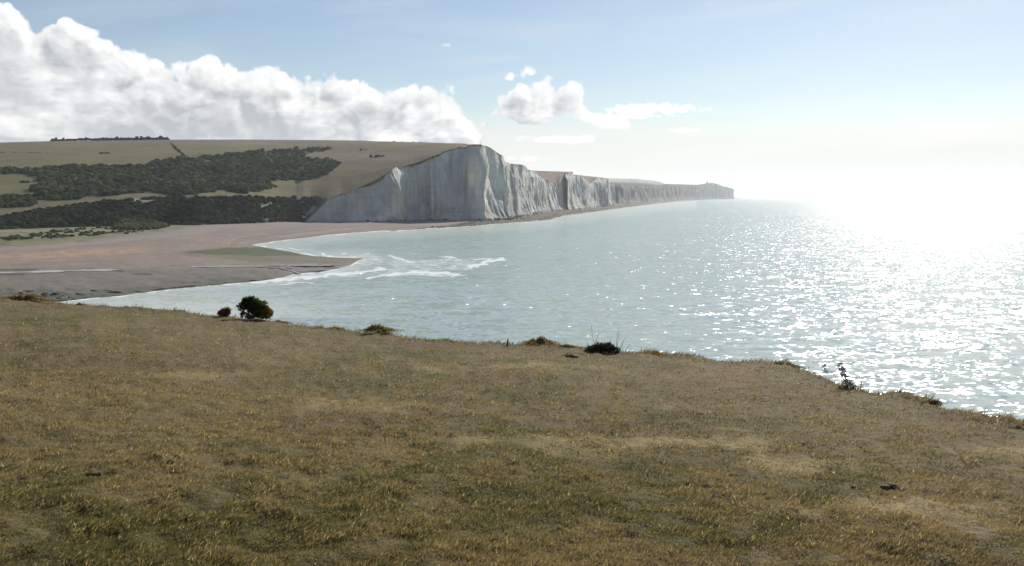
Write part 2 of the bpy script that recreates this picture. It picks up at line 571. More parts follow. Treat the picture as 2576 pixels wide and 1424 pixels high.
wash = wash * (1 - 0.75 * sstep(a_, 1300, 1500))
band = np.clip(1 - np.abs(-sdl - 14) / 7, 0, 1) * 0.42 * (b_ > 690) * sstep(fbm(a_ / 60, b_ / 14, seed=9), -0.2, 0.4)
f = np.maximum(f, np.maximum(wash, band))
foam[sel] = f
shal = np.zeros_like(foam)
shal[sel] = np.clip(1 + sdl / 60, 0, 1) * 0.8
# a milky plume spreads where the river meets the bay and along the near shore
pl = np.exp(-(((a_ - 430) / 420) ** 2 + ((b_ - 790) / 60) ** 2)) * 0.95
shal[sel] = np.maximum(shal[sel], pl)
sea = mesh('sea', V, grid_faces(*V.shape[:2], flip=True), M_sea, attrs={'foam': foam, 'shallow': shal})
tag(sea, kind='structure')


# ------------------------------------------------------------------ cliff and hill geometry
def saw(s, ridges):
    """buttresses: slow swell outwards, sharp return on the far side"""
    o = np.zeros_like(s)
    for c, a, L in ridges:
        t = s - c
        fall = a / 0.62
        o += np.where(t < 0, a * np.clip(1 + t / L, 0, 1) ** 1.5, a * np.clip(1 - t / fall, 0, 1))
    return o


CHALK = np.array([0.56, 0.565, 0.545])
STAIN = np.array([0.22, 0.205, 0.165])


def cliff(stations, ytop, ds, explicit, nrow, rnd_amp, rnd_gap, seed, zb=2.0, stain=0.35, back=None, flare=5.0):
    """stations: (px, y of foot) ; ytop: (px, y) ; returns grid of cliff verts [row, col]"""
    rg = np.random.default_rng(seed)
    st = np.array(stations, float)
    base = at_z(st[:, 0], st[:, 1], zb)[:, :2]
    if back is not None:
        base = np.concatenate([base, back])
    seg = np.hypot(*np.diff(base, axis=0).T)
    cum = np.concatenate([[0], np.cumsum(seg)])
    s = np.arange(0, cum[-1], ds)
    bx = np.interp(s, cum, base[:, 0])
    by = np.interp(s, cum, base[:, 1])
    # smooth the polyline so that the face has no hard folds
    k = max(3, int(24 / ds) | 1)
    ker = np.hanning(k + 2)[1:-1]
    ker /= ker.sum()
    pad = k // 2
    bxs = np.convolve(np.pad(bx, pad, 'reflect', reflect_type='odd'), ker, 'valid')
    bys = np.convolve(np.pad(by, pad, 'reflect', reflect_type='odd'), ker, 'valid')
    tx, ty = np.gradient(bxs), np.gradient(bys)
    L = np.hypot(tx, ty)
    nx, ny = ty / L, -tx / L
    pxs_, _ = project(np.stack([bxs, bys, np.full_like(bxs, 20)], -1))
    rid = [(np.interp(p, pxs_, s) if np.all(np.diff(pxs_) > 0) else s[np.argmin(np.abs(pxs_ - p))], a, l) for p, a, l in explicit]
    c = rg.uniform(0, rnd_gap)
    while c < s[-1]:
        a = rnd_amp * rg.uniform(0.25, 1.0)
        rid.append((c, a, rg.uniform(1.2, 3.2) * a * 1.6))
        c += rnd_gap * rg.uniform(0.4, 1.7)
    off = saw(s, rid)
    u = np.linspace(0, 1, nrow) ** 0.9
    U, S = np.meshgrid(u, s, indexing='ij')
    # ridges lean and wander with height
    offU = np.zeros_like(U)
    for i in range(nrow):
        sh = (1 - u[i]) * 5.0 * np.sin(s / 37.0 + seed) + 2.2 * fbm(s / 30, np.full_like(s, u[i] * 4), seed=seed, oct=2)
        offU[i] = saw(s - sh, rid) * (0.55 + 0.45 * np.sin(np.pi * min(1, u[i] * 0.75 + 0.2)))
    topx, topy = bxs + nx * (offU[-1]), bys + ny * (offU[-1])
    dist = np.hypot(topx, topy)
    hz = np.full_like(dist, 40.0)
    for _ in range(4):
        p_, _q = project(np.stack([topx, topy, hz], -1))
        yy = ipt(p_, ytop)
        d = rays(p_, yy)
        hz = H + dist * d[:, 2] / np.hypot(d[:, 0], d[:, 1])
    hz = hz + 0.5 * fbm(s / 7, s * 0, seed=seed + 3, oct=4) - 1.6 * sstep(fbm(s / 11, s * 0, seed=seed + 13, oct=3), 0.25, 0.8)
    hz = np.maximum(hz, zb + 0.3)
    batter = 0.05
    Zv = (zb - 3.5) + (hz[None] - (zb - 3.5)) * U
    hh = np.maximum(hz[None] - zb, 1)
    inn = flare * np.exp(-(Zv - zb).clip(0) / 7.5) * np.clip(hh / 40, 0.1, 1) + batter * (hz[None] - Zv)
    nz = fbm(S / 38, Zv / 45, seed=seed + 4, oct=2) * 3.2 * np.clip(hh / 50, 0.1, 1) + fbm(S / 9, Zv / 16, seed=seed + 5, oct=5, gain=0.55) * 1.3 * np.clip(hh / 30, 0.1, 1) + fbm(S / 3.2, Zv / 30, seed=seed + 6, oct=3) * 0.22
    fade = np.clip((1 - U) * 7, 0, 1)
    o = offU + (inn + nz) * fade
    Vx, Vy = bxs[None] + nx[None] * o, bys[None] + ny[None] * o
    V = np.stack([Vx, Vy, Zv], -1)
    # weathering: brown wash near the foot, soil smears under the edge, streaks
    hrel = (Zv - zb) / hh
    k = stain * sstep(fbm(S / 30, Zv / 22, seed=seed + 8), 0.0, 0.7) * (1.1 - 0.5 * hrel)
    k = np.maximum(k, 0.75 * sstep(fbm(S / 16, Zv / 9, seed=seed + 9), -0.2, 0.5) * np.exp(-(Zv - zb).clip(0) / 9))
    k = np.maximum(k, 0.85 * sstep(1 - (hz[None] - Zv) / (1.3 + 1.2 * fbm(S / 8, S * 0, seed=2)).clip(0.3), 0, 0.6))
    k = np.maximum(k, 0.3 * sstep(fbm(S / 7, Zv / 60, seed=seed + 11), 0.35, 0.8))
    k = np.clip(k, 0, 1)[..., None]
    C = CHALK * (1 - k) + STAIN * k
    old = (0.75 * sstep(fbm(S / 20, Zv / 40, seed=seed + 21, oct=3), -0.05, 0.3))[..., None]
    C = C * (1 - old) + C * np.array([0.70, 0.73, 0.77]) * old
    fresh = (0.8 * sstep(fbm(S / 14, Zv / 50, seed=seed + 23, oct=3), 0.25, 0.5) * sstep(hrel, 0.02, 0.2))[..., None]
    C = C * (1 - fresh) + np.array([0.70, 0.70, 0.66]) * fresh
    return V, C, s


objs_cliff = []


def add_cliff(V, C):
    o = mesh('chalk_cliff', V, grid_faces(*V.shape[:2]), M_chalk, color=C.reshape(-1, 3))
    tag(o, kind='structure')
    return o


YA = [(700, 557), (771, 556), (790, 535.5), (819, 504.6), (843.5, 492.5), (878, 480), (913.5, 469.6), (940, 459.5), (964, 451), (968, 443),
      (973, 436), (986, 425), (1007.7, 417.6), (1050.8, 413), (1069.6, 403.6), (1094, 393), (1115, 382), (1134, 375), (1161, 371),
      (1183, 364.6), (1210, 364.6), (1234, 372.7), (1250, 384.8), (1266, 393), (1273, 409), (1300, 420)]
eA = at_z(np.array([1273.0]), np.array([545.0]), 2.0)[0, :2]
backA = np.array([eA + [2, 45], eA + [-2, 140], eA + [-40, 260]])
VA, CA, sA = cliff([(762, 557), (771, 556), (843, 555.5), (944, 554), (1000, 551.5), (1067, 549), (1140, 549.5), (1209, 550), (1245, 548), (1273, 545)],
                   YA, 0.8, [(843, 3.5, 12), (972, 12, 34), (1062, 9, 22), (1079, 6, 9), (1098, 6, 10), (1113, 5, 9), (1176, 14, 40), (1196, 5, 12),
                             (1208, 6, 12), (1240, 11, 26), (1255, 3, 8)], 90, 1.5, 17, 11, zb=2.2, stain=0.4, back=backA)
YB = [(1240, 411), (1277, 411.5), (1306, 413), (1318, 416), (1322, 418), (1330, 430)]
eB = at_z(np.array([1321.0]), np.array([536.0]), 1.2)[0, :2]
VB, CB, sB = cliff([(1255, 547), (1280, 543), (1304, 539.6), (1321, 536)], YB, 1.1, [(1284, 6, 18), (1306, 7, 24)], 60, 1.8, 28, 21, zb=1.2, stain=0.45,
                   back=np.array([eB + [3, 60], eB + [0, 200]]))
YC = [(1290, 426), (1322, 426), (1348, 429.4), (1352, 436), (1362, 447), (1380, 456), (1398, 462.5), (1412, 449), (1424, 437), (1430, 432.5), (1439.5, 432.3), (1441, 440)]
eC = at_z(np.array([1439.0]), np.array([524.5]), 1.2)[0, :2]
VC, CC, sC = cliff([(1305, 539), (1334, 533), (1370, 530), (1399, 528), (1439, 524.5)], YC, 1.3, [(1345, 7, 26), (1372, 6, 30), (1424, 3, 50)], 50, 2.2, 42, 31, zb=1.2,
                   stain=0.35, back=np.array([eC + [6, 90], eC + [0, 300]]))
YD = [(1400, 438), (1441, 439), (1466, 442), (1474, 452), (1484, 462), (1494, 453), (1502, 446), (1531, 449), (1536, 454), (1545, 460)]
eD = at_z(np.array([1531.0]), np.array([515.5]), 1.2)[0, :2]
VD, CD, sD = cliff([(1420, 527), (1441, 524.2), (1475, 521), (1507, 518.3), (1531, 515.5)], YD, 2.0, [(1462, 8, 40), (1508, 14, 60)], 40, 3.0, 70, 41, zb=1.2, stain=0.3,
                   back=np.array([eD + [8, 150], eD + [0, 500]]))
YE = [(1500, 455), (1536, 461), (1570, 464.5), (1603, 467.6), (1640, 467.5), (1657, 465), (1674, 463), (1711, 463.6), (1754, 465), (1776, 461.5), (1792, 459.8), (1806, 463), (1819, 469),
      (1830, 470.5), (1846, 475.7), (1850, 480)]
eE = at_z(np.array([1846.0]), np.array([500.2]), 1.0)[0, :2]
VE, CE, sE = cliff([(1505, 517.5), (1540, 513.0), (1580, 509.5), (1617, 507.5), (1657, 505.5), (1725, 502.6), (1790, 501), (1846, 500.2)], YE, 7.0,
                   [(1560, 26, 200), (1612, 22, 300)], 26, 6, 170, 51, zb=1.0, stain=0.5, back=np.array([eE + [30, 500], eE + [0, 1500]]), flare=8)
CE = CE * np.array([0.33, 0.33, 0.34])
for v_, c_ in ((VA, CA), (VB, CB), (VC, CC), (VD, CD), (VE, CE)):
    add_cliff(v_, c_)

# ---- woods, fields and paths seen on the slope, in picture space
r1 = lambda L: [(x * 0.3576, 306.7 + y * 0.3576) for x, y in L]
WOOD = r1([(-900, 350), (0, 332), (170, 335), (300, 325), (440, 310), (750, 312), (1060, 308), (1070, 285), (1180, 268), (1500, 235), (1700, 215),
           (2000, 200), (2200, 186), (2340, 182), (2350, 196), (2200, 210), (2130, 240), (2090, 262), (2250, 257), (2370, 278), (2390, 300),
           (2320, 350), (2240, 400), (2050, 412), (1890, 420), (1915, 455), (1800, 492), (1600, 500), (1570, 480), (1250, 520), (1130, 498),
           (900, 500), (620, 520), (550, 545), (280, 550), (250, 520), (250, 470), (290, 440), (275, 380), (150, 366), (0, 368), (-900, 390)])
WOOD2 = r1([(-900, 560), (0, 528), (110, 520), (215, 532), (235, 590), (100, 603), (0, 605), (-900, 660)])
BANK = [(-700, 560), (0, 546), (89, 530), (214, 514), (304, 503), (411, 496.5), (572, 494.5), (700, 495.5), (810, 497), (795, 520), (765, 556), (608, 562), (500, 568),
        (411, 567), (286, 571), (143, 575), (0, 580), (-700, 620)]
GULLY = [([(588, 502), (600, 513), (618, 527), (612, 522)], 1.7), ([(695, 499), (680, 512), (652, 524)], 1.7), ([(748, 497), (758, 508), (772, 516), (782, 528)], 3.0),
         ([(366, 541), (370, 530)], 1.5), ([(335, 503), (372, 506), (395, 503)], 3.2), ([(660, 551), (675, 557)], 2), ([(765, 545), (790, 520)], 5)]
HEDGE = [(429, 360), (440, 372), (466, 395)]
PATHS = [[(760, 410), (900, 409), (1070, 413)], [(0, 386), (220, 384)]]


def hill_cover(px, y):
    n = fbm(px / 60, y / 16, seed=3)
    n2 = fbm(px / 300, y / 40, seed=4)
    c = np.zeros(px.shape + (3,))
    tan_ = np.array([0.165, 0.130, 0.066])
    grn = np.array([0.112, 0.108, 0.046])
    brn = np.array([0.108, 0.078, 0.040])
    w = sstep(n2 * 0.8 + n * 0.35, -0.4, 0.5)[..., None]
    c[:] = tan_ * (1 - w) + grn * w
    k = (sstep(px, 430, 400) * sstep(y, 358, 372) * sstep(y, 425, 400))[..., None] * 0.7
    c = c * (1 - k) + (grn * 1.15) * k
    k = (sstep(px, 700, 1000) * sstep(y, 352, 380) * 0.75)[..., None]
    c = c * (1 - k) + brn * k
    k = (sstep(y, 368, 356) * 0.6)[..., None]
    c = c * (1 - k) + np.array([0.15, 0.122, 0.105]) * k
    k = (sstep(px, 760, 860) * sstep(px, 1080, 980) * sstep(y, 372, 388) * sstep(y, 415, 400) * 0.6)[..., None]
    c = c * (1 - k) + np.array([0.165, 0.142, 0.108]) * k
    k = (sstep(px, 780, 700) * sstep(y, 470, 490) * 0.6)[..., None]
    c = c * (1 - k) + np.array([0.135, 0.125, 0.066]) * k
    for pth in PATHS:
        d = poly_sd(px, y, pth, closed=False, yk=2.5)
        k = (0.45 * (1 - sstep(d, 0.5, 4)))[..., None]
        c = c * (1 - k) + np.array([0.10, 0.085, 0.05]) * k
    wn = n * 5
    for P_, col_ in ((WOOD, (0.035, 0.045, 0.025)), (WOOD2, (0.035, 0.045, 0.025)), (BANK, (0.022, 0.026, 0.018))):
        k = sstep(poly_sd(px, y + wn * 0.5, P_, yk=2), -1.5, 2.5)[..., None]
        c = c * (1 - k) + np.array(col_) * k
    for pth, w_ in GULLY:
        d = poly_sd(px + wn * 0.5, y, pth, closed=False, yk=1)
        k = (0.8 * (1 - sstep(d, w_ * 0.4, w_ * 1.6)))[..., None]
        c = c * (1 - k) + np.array([0.34, 0.34, 0.31]) * k
    return c


def build_hill():
    # left part: regular columns; right part: the columns of the first cliff
    cpx = np.arange(-1100, 750, 7.0)
    foot_y = ipt(cpx, [(-1100, 600), (-700, 592), (0, 580), (143, 575), (286, 571), (411, 567.8), (500, 567.5), (608, 562), (758, 557)])
    bank_y = ipt(cpx, [(-1100, 570), (-700, 560), (0, 544.5), (89, 528), (214, 512), (304, 501.6), (411, 494.4), (572, 492.7), (700, 493.5), (758, 494)])
    sky_y = ipt(cpx, [(-1100, 366), (-400, 362), (0, 358.5), (125, 355), (429, 351.5), (620, 351), (920, 353.5)])
    P0 = at_z(cpx, foot_y, np.interp(cpx, [400, 740], [1.6, 2.2]))
    pT, _ = project(VA[-1][:40])
    dTn = np.hypot(VA[-1][:40, 0], VA[-1][:40, 1]).mean()
    kk = sstep(cpx, 640, 750)
    P0 = at_d(cpx, foot_y, np.hypot(P0[:, 0], P0[:, 1]) * (1 - kk) + dTn * kk)
    d0 = np.hypot(P0[:, 0], P0[:, 1])
    P1 = at_d(cpx, bank_y, d0 + 45 * sstep(foot_y - bank_y, 0, 50) + 5)
    P2 = at_d(cpx, sky_y, np.interp(cpx, [-1100, 0, 771], [1750, 1550, 1400]))
    tb = np.linspace(0, 1, 14)
    tt = np.linspace(0, 1, 110)[1:]
    rows = []
    for t in tb:
        P_ = P0 * (1 - t) + P1 * t
        P_[:, 2] += np.sin(np.pi * t) * 2.0
        rows.append(P_)
    for t in tt:
        P_ = P1 * (1 - t) + P2 * t
        P_[:, 2] += 0.22 * t * (1 - t) * (P2[:, 2] - P1[:, 2]) * 1.0
        rows.append(P_)
    for k in (60, 160, 400):
        P_ = P2 * (1 + k / 1500)
        P_[:, 2] = P2[:, 2] - k * 0.05
        rows.append(P_)
    L = np.stack(rows)
    T = VA[-1].copy()
    # right part
    px_, _ = project(T)
    ker = np.hanning(143)[1:-1]
    ker /= ker.sum()
    Ts = np.stack([np.convolve(np.pad(T[:, i], 70, 'reflect', reflect_type='odd'), ker, 'valid') for i in range(3)], -1)
    Ts = np.where((px_ < 1150)[:, None], Ts, T)
    pf, yf = project(Ts)
    dTs = np.hypot(Ts[:, 0], Ts[:, 1])
    sy = ipt(pf, [(700, 351.5), (920, 353.5), (932, 355), (1067, 358), (1174, 362), (1183, 364.6), (1210, 364.6), (1234, 372.7), (1250, 384.8), (1266, 393), (1273, 409)])
    dS = np.maximum(np.interp(pf, [771, 900, 1183, 1300], [1400, 1300, 1020, 1000]), dTs + 45)
    vis = pf < 1183
    S = at_d(pf, sy, dS)
    S[~vis, 2] = T[~vis, 2] - 1.5
    S[vis, 2] = np.maximum(S[vis, 2], T[vis, 2] - 0.5)
    by_ = np.minimum(ipt(pf, [(700, 493.5), (820, 494), (1300, 494)]), yf - 0.5)
    B1 = at_d(pf, by_, dTs + 45 * sstep(yf - by_, 0, 50) + 0.5)
    B1s = np.stack([np.convolve(np.pad(B1[:, i], 70, 'reflect', reflect_type='odd'), ker, 'valid') for i in range(3)], -1)
    rows = []
    for t in tb:
        P_ = Ts * (1 - t) + B1 * t
        P_[:, 2] += np.sin(np.pi * t) * 2.0 * sstep(yf - by_, 0, 50)
        rows.append(P_ + (T - Ts) * math.exp(-t * 1.5))
    for t in tt:
        kb = min(1.0, t * 5)
        P_ = (B1 * (1 - kb) + B1s * kb) * (1 - t) + S * t
        P_[:, 2] += 0.22 * t * (1 - t) * np.maximum(S[:, 2] - B1[:, 2], 0)
        rows.append(P_ + (T - Ts) * math.exp(-1.5 - t * 22))
    rows = np.stack(rows)
    ext = []
    for k in (60, 160, 400):
        P_ = S * (1 + k / 1500)
        P_[:, 2] = S[:, 2] - k * 0.05
        ext.append(P_)
    Rr = np.concatenate([rows, np.stack(ext)])
    if Rr.shape[0] != L.shape[0]:
        Rr = Rr[:L.shape[0]]
    G = np.concatenate([L, Rr], 1)
    n = G.shape[0]
    fade = np.minimum(np.arange(n) / 8, 1)[:, None] * np.clip((n - 8 - np.arange(n)) / 30, 0, 1)[:, None]
    G[..., 2] += fade * (1.3 * fbm(G[..., 0] / 60, G[..., 1] / 60, seed=1, oct=4))
    return G


HG = build_hill()
hx, hy = project(HG)
hill = mesh('hill', HG, grid_faces(*HG.shape[:2], flip=False), M_hill, color=hill_cover(hx, hy).reshape(-1, 3) * 0.88)
tag(hill, kind='structure')


def sister_top(V, skyl, depth, name='hill'):
    """grass behind a cliff edge; skyl = (px, y) of the crest"""
    T = V[-1]
    px_, y_ = project(T)
    dT = np.hypot(T[:, 0], T[:, 1])
    S = at_d(px_, ipt(px_, skyl), dT + depth)
    S[:, 2] = np.maximum(S[:, 2], T[:, 2] - 1)
    rows = [T * (1 - t) + S * t for t in np.linspace(0, 1, 14)]
    B = S * 1.1
    B[:, 2] = S[:, 2] - 8
    rows.append(B)
    G = np.stack(rows)
    c = np.zeros(G.shape) + np.array([0.15, 0.108, 0.078])
    o = mesh(name, G, grid_faces(*G.shape[:2]), M_hill, color=c.reshape(-1, 3))
    tag(o, kind='structure')
    return o


sister_top(VB, [(1240, 412), (1306, 413.5), (1330, 430)], 60)
sister_top(VC, [(1290, 427), (1348, 429.6), (1439, 432.3)], 90)
sister_top(VD, [(1400, 438.5), (1441, 439.2), (1496, 444.7), (1531, 449), (1545, 460)], 120)
sister_top(VE, [(1500, 455.5), (1846, 476)] if False else YE, 300)

# far downs rising behind the last cliffs
fx = np.arange(1470, 1700, 4.0)
fy = ipt(fx, [(1470, 447), (1531, 448.6), (1598, 450), (1640, 454), (1657, 457), (1674, 462.5), (1700, 466)])
F0 = at_d(fx, fy + 14, np.full_like(fx, 6300))
F1 = at_d(fx, fy, np.full_like(fx, 7200))
F1[:, 2] += 1.5 * fbm(fx / 20, fx * 0, seed=77)
F2 = F1 * 1.08
F2[:, 2] = F1[:, 2] - 12
FB = F0.copy()
FB[:, 2] = 0
G = np.stack([FB, F0, F0 * 0.5 + F1 * 0.5, F1, F2])
tag(mesh('hill', G, grid_faces(*G.shape[:2]), M_hill, color=np.tile([0.17, 0.16, 0.10], (G.shape[0] * G.shape[1], 1))), kind='structure')

# ------------------------------------------------------------------ beach and valley floor
gx = np.concatenate([np.arange(-1400, -200, 40.0), np.arange(-200, 1300, 4.5), np.arange(1300, 1870, 7.0)])
gy = np.concatenate([np.arange(496, 545, 0.9), np.arange(545, 790, 1.25), np.arange(792, 860, 8)])
GX, GY = np.meshgrid(gx, gy, indexing='xy')
w_ = wob(GX, GY)
sdl = poly_sd(GX, GY + w_ * 0.9, LAND, yk=2.2)
zmax = np.interp(GX, [-200, 700, 1273, 1500], [2.2, 2.4, 2.2, 0.9])
ZB = np.where(sdl > 0, 0.03 + zmax * (1 - np.exp(-sdl / 80.0)), np.maximum(sdl * 0.06, -2.0))
ZB += np.where(sdl > 6, 0.12 * fbm(GX / 40, GY / 8, seed=8), 0)
# the stream runs through a shallow channel
RIV = [([(-700, 693), (0, 686), (60, 684.5), (130, 682.5), (200, 680), (245, 679.5), (300, 679), (357, 674.5), (480, 670.8), (560, 670), (643, 669.5), (700, 673), (733, 681), (752, 688), (775, 690)], 2.6)]
ZB -= 0.10 * (1 - sstep(poly_sd(GX, GY, RIV[0][0], closed=False, yk=2), 3, 10)) * (sdl > 0)
up_y = np.interp(GX, [-1400, -700, 0, 143, 411, 608, 758, 944, 1067, 1209, 1273, 1280, 1321, 1334, 1437, 1441, 1507, 1531, 1541, 1617, 1725, 1846],
                 [604, 594, 582, 576, 569, 563, 558, 554, 549, 550, 546, 543, 536, 533, 524, 524, 518, 515.5, 513, 507.5, 502.6, 500])
PB = at_z(GX, GY, np.minimum(ZB, 3))


def lerpc(c, k, col):
    k = np.asarray(k)[..., None]
    return c * (1 - k) + np.array(col) * k


n1 = fbm(GX / 70, GY / 5, seed=21)
n2 = fbm(GX / 22, GY / 3.2, seed=22)
c = np.zeros(GX.shape + (3,)) + np.array([0.205, 0.165, 0.142])
c = lerpc(c, 0.5 * sstep(n1, 0.0, 0.7), (0.245, 0.19, 0.155))
c = lerpc(c, 0.4 * sstep(n1, 0.0, -0.7), (0.165, 0.14, 0.13))
bnd = fbm(GX / 260, sdl / 7 + GX / 900, seed=26, oct=4)
c = lerpc(c, 0.5 * sstep(bnd, 0.15, 0.5) * (sdl > 4) * sstep(sdl, 95, 45), (0.135, 0.118, 0.105))
c = lerpc(c, 0.45 * sstep(bnd, -0.2, -0.55) * (sdl > 4) * sstep(sdl, 95, 45), (0.27, 0.225, 0.195))
# orange wet shingle streaks
for (ex, ey, ew, eh, es) in ((180, 636, 190, 9, 0.9), (310, 628, 120, 5, 0.5), (508, 604, 22, 4, 0.6), (655, 588, 25, 3, 0.3), (860, 577, 40, 3, 0.4), (950, 575, 30, 2.5, 0.35), (100, 645, 240, 10, 0.6)):
    k = np.exp(-((GX - ex) / ew) ** 2 - ((GY - ey + (GX - ex) * 0.045) / eh) ** 2)
    c = lerpc(c, np.clip(k * es * (0.75 + 0.7 * n2), 0, 1), (0.34, 0.22, 0.15))
# darker wet foreshore below the stream
k = sstep(GY, 672, 682) * sstep(GX, 900, 700)
c = lerpc(c, 0.9 * k, (0.148, 0.136, 0.118))
k = sstep(sdl, 60, 20) * sstep(GY, 690, 705)
c = lerpc(c, 0.8 * k, (0.108, 0.108, 0.08))
k = sstep(GX, 330, 120) * sstep(GY, 715, 740) * sstep(n2, -0.6, 0.4)
c = lerpc(c, 0.8 * k, (0.062, 0.068, 0.046))
# pale strip along the top of the beach
k = sstep(GY - up_y, 26, 4) * sstep(GX, 380, 520) + sstep(np.abs(GY - np.interp(GX, [-200, 0, 240, 520], [646, 626, 610, 580])), 7, 1) * sstep(GX, 560, 500)
c = lerpc(c, 0.45 * np.clip(k, 0, 1), (0.245, 0.225, 0.205))
# spit with weed
SPIT = [(440, 635), (585, 621), (674, 623), (746, 636.6), (799, 645), (915, 648.4), (885, 664), (781, 662), (640, 660), (560, 652), (480, 645)]
k = sstep(poly_sd(GX, GY + n2, SPIT, yk=2.2), -4, 5)
c = lerpc(c, 0.85 * k, (0.145, 0.130, 0.088))
k = sstep(poly_sd(GX, GY + n2 * 1.5, [(460, 634), (585, 622), (674, 624), (750, 638), (760, 645), (640, 643), (520, 640)], yk=2.2), -3, 4)
c = lerpc(c, 0.9 * k, (0.072, 0.085, 0.045))
# wet sand bars in the river mouth
k = sstep(poly_sd(GX, GY, [(660, 667), (790, 663), (890, 664), (850, 676), (790, 686), (735, 690), (700, 680)], yk=2.2), -2, 4)
c = lerpc(c, 0.8 * k, (0.215, 0.195, 0.19))
c = lerpc(c, 0.8 * k * sstep(fbm(GX / 40, GY / 3, seed=31), 0.1, 0.5), (0.10, 0.082, 0.072))
# rock platform
PLAT = [(1040, 578), (1062, 572), (1120, 567), (1174, 558.5), (1228, 552), (1290, 541), (1340, 535), (1400, 531), (1500, 521), (1600, 510), (1680, 505), (1700, 510), (1577, 524), (1415, 546), (1380, 556), (1174, 574)]
k = sstep(poly_sd(GX, GY + n2 * 0.8, PLAT, yk=2.2), -2, 3)
c = lerpc(c, 0.92 * k, (0.080, 0.070, 0.045))
c = lerpc(c, 0.5 * sstep(GX, 1560, 1680), (0.15, 0.14, 0.13))
# salt marsh and rough grass behind the shingle
vy = np.interp(GX, [-1400, 0, 120, 240, 330, 420, 520], [660, 621, 616, 602, 590, 580, 568])
k = sstep(vy - GY + 5 * n2, -4, 5) * sstep(GX, 560, 480)
c = lerpc(c, 0.9 * k, (0.155, 0.15, 0.078))
c = lerpc(c, 0.7 * k * sstep(fbm(GX / 50, GY / 4, seed=41), 0.0, 0.4), (0.085, 0.09, 0.05))
c = lerpc(c, 0.6 * (1 - sstep(np.abs(GY - np.interp(GX, [0, 400], [582, 577])), 1, 3)) * sstep(GX, 360, 260), (0.22, 0.20, 0.13))
# dark banks of the stream
for bank_ in ([(-300, 688), (0, 679), (95, 678)], [(-300, 698), (0, 691), (60, 690)], [(240, 682), (270, 680), (308, 682.5)], [(335, 689), (380, 690)]):
    k = 1 - sstep(poly_sd(GX, GY + n2 * 0.5, bank_, closed=False, yk=2), 2.2, 5.5)
    c = lerpc(c, 0.8 * k, (0.06, 0.05, 0.042))
wet = sstep(sdl, 9, 0)
c = lerpc(c, 0.3 * wet, (0.13, 0.12, 0.10))
keep = (GY > up_y - 6)
fm = keep[:-1, :-1] | keep[1:, 1:]
inside = (sdl > -30)
fm &= inside[:-1, :-1] | inside[1:, 1:]
beach = mesh('beach', PB, grid_faces(*GX.shape, mask=fm, flip=True), M_beach, color=c.reshape(-1, 3))
tag(beach, kind='structure')

# stream and pools on the beach
mw, gw = material('stream_water')
posw = gw.n('ShaderNodeNewGeometry').outputs['Position']
bw = gw.n('ShaderNodeBump', {'Height': gw.noise(posw, 0.8, 3, 0.5), 'Strength': 0.35, 'Distance': 0.08}).outputs[0]
pw = gw.n('ShaderNodeBsdfPrincipled', {'Base Color': (0.30, 0.30, 0.28, 1), 'Roughness': 0.14, 'IOR': 1.33, 'Specular IOR Level': 0.9, 'Normal': bw})
gw.n('ShaderNodeOutputMaterial', {'Surface': pw.outputs[0]})


def ribbon(line, width, zoff):
    a = np.array(line, float)
    t = np.concatenate([[0], np.cumsum(np.hypot(*np.diff(a, axis=0).T))])
    s = np.arange(0, t[-1], 5.0)
    x = np.interp(s, t, a[:, 0])
    y = np.interp(s, t, a[:, 1])
    w = width * (0.75 + 0.5 * fbm(s / 40, s * 0, seed=3)) * np.minimum(1, (s[-1] - s) / 30 + 0.15)
    rows = []
    for k in (-1, 1):
        rows.append(at_z(x, y + k * w * 0.5, zoff(x, y)))
    return np.stack(rows)


bvh_beach = BVHTree.FromPolygons([tuple(v) for v in PB.reshape(-1, 3)], grid_faces(*GX.shape, mask=fm, flip=True).tolist())


def beach_z(x, y):
    out = np.zeros(len(x))
    d = rays(x, y)
    for i in range(len(x)):
        h = bvh_beach.ray_cast(Vector((0, 0, H)), Vector(d[i]))[0]
        out[i] = h.z if h else 0.5
    k = np.ones(5) / 5
    return np.convolve(np.pad(out, 2, 'edge'), k, 'valid') + 0.12


for ln, w_r in ((RIV[0][0][:7], 5.0), (RIV[0][0][8:], 4.0), ([(640, 668), (720, 667), (800, 668), (850, 667)], 3.0)):
    G = ribbon(ln, w_r, beach_z)
    tag(mesh('stream_water', G, grid_faces(*G.shape[:2], flip=True), mw), kind='structure')

# ------------------------------------------------------------------ scrub on the slopes
ICO = bpy.data.meshes.new('t')
import bmesh
bm = bmesh.new()
bmesh.ops.create_icosphere(bm, subdivisions=2, radius=1)
IV = np.array([v.co[:] for v in bm.verts])
IF = np.array([[v.index for v in f_.verts] for f_ in bm.faces])
bm.free()
bpy.data.meshes.remove(ICO)


def blobs(cent, size, colors, squash=0.75, rough=0.35):
    n = len(cent)
    k = len(IV)
    disp = 1 + rough * (rng.random((n, k)) - 0.5) * 2
    V = IV[None] * disp[..., None] * size[:, None, None] * np.array([1, 1, squash]) + cent[:, None, :]
    F = (IF[None] + (np.arange(n) * k)[:, None, None]).reshape(-1, 3)
    C = np.repeat(colors[:, None, :], k, 1) * (0.8 + 0.4 * rng.random((n, k, 1)))
    return V.reshape(-1, 3), F, C.reshape(-1, 3)


hill_tree = BVHTree.FromPolygons([tuple(v) for v in HG.reshape(-1, 3)], grid_faces(*HG.shape[:2]).tolist())


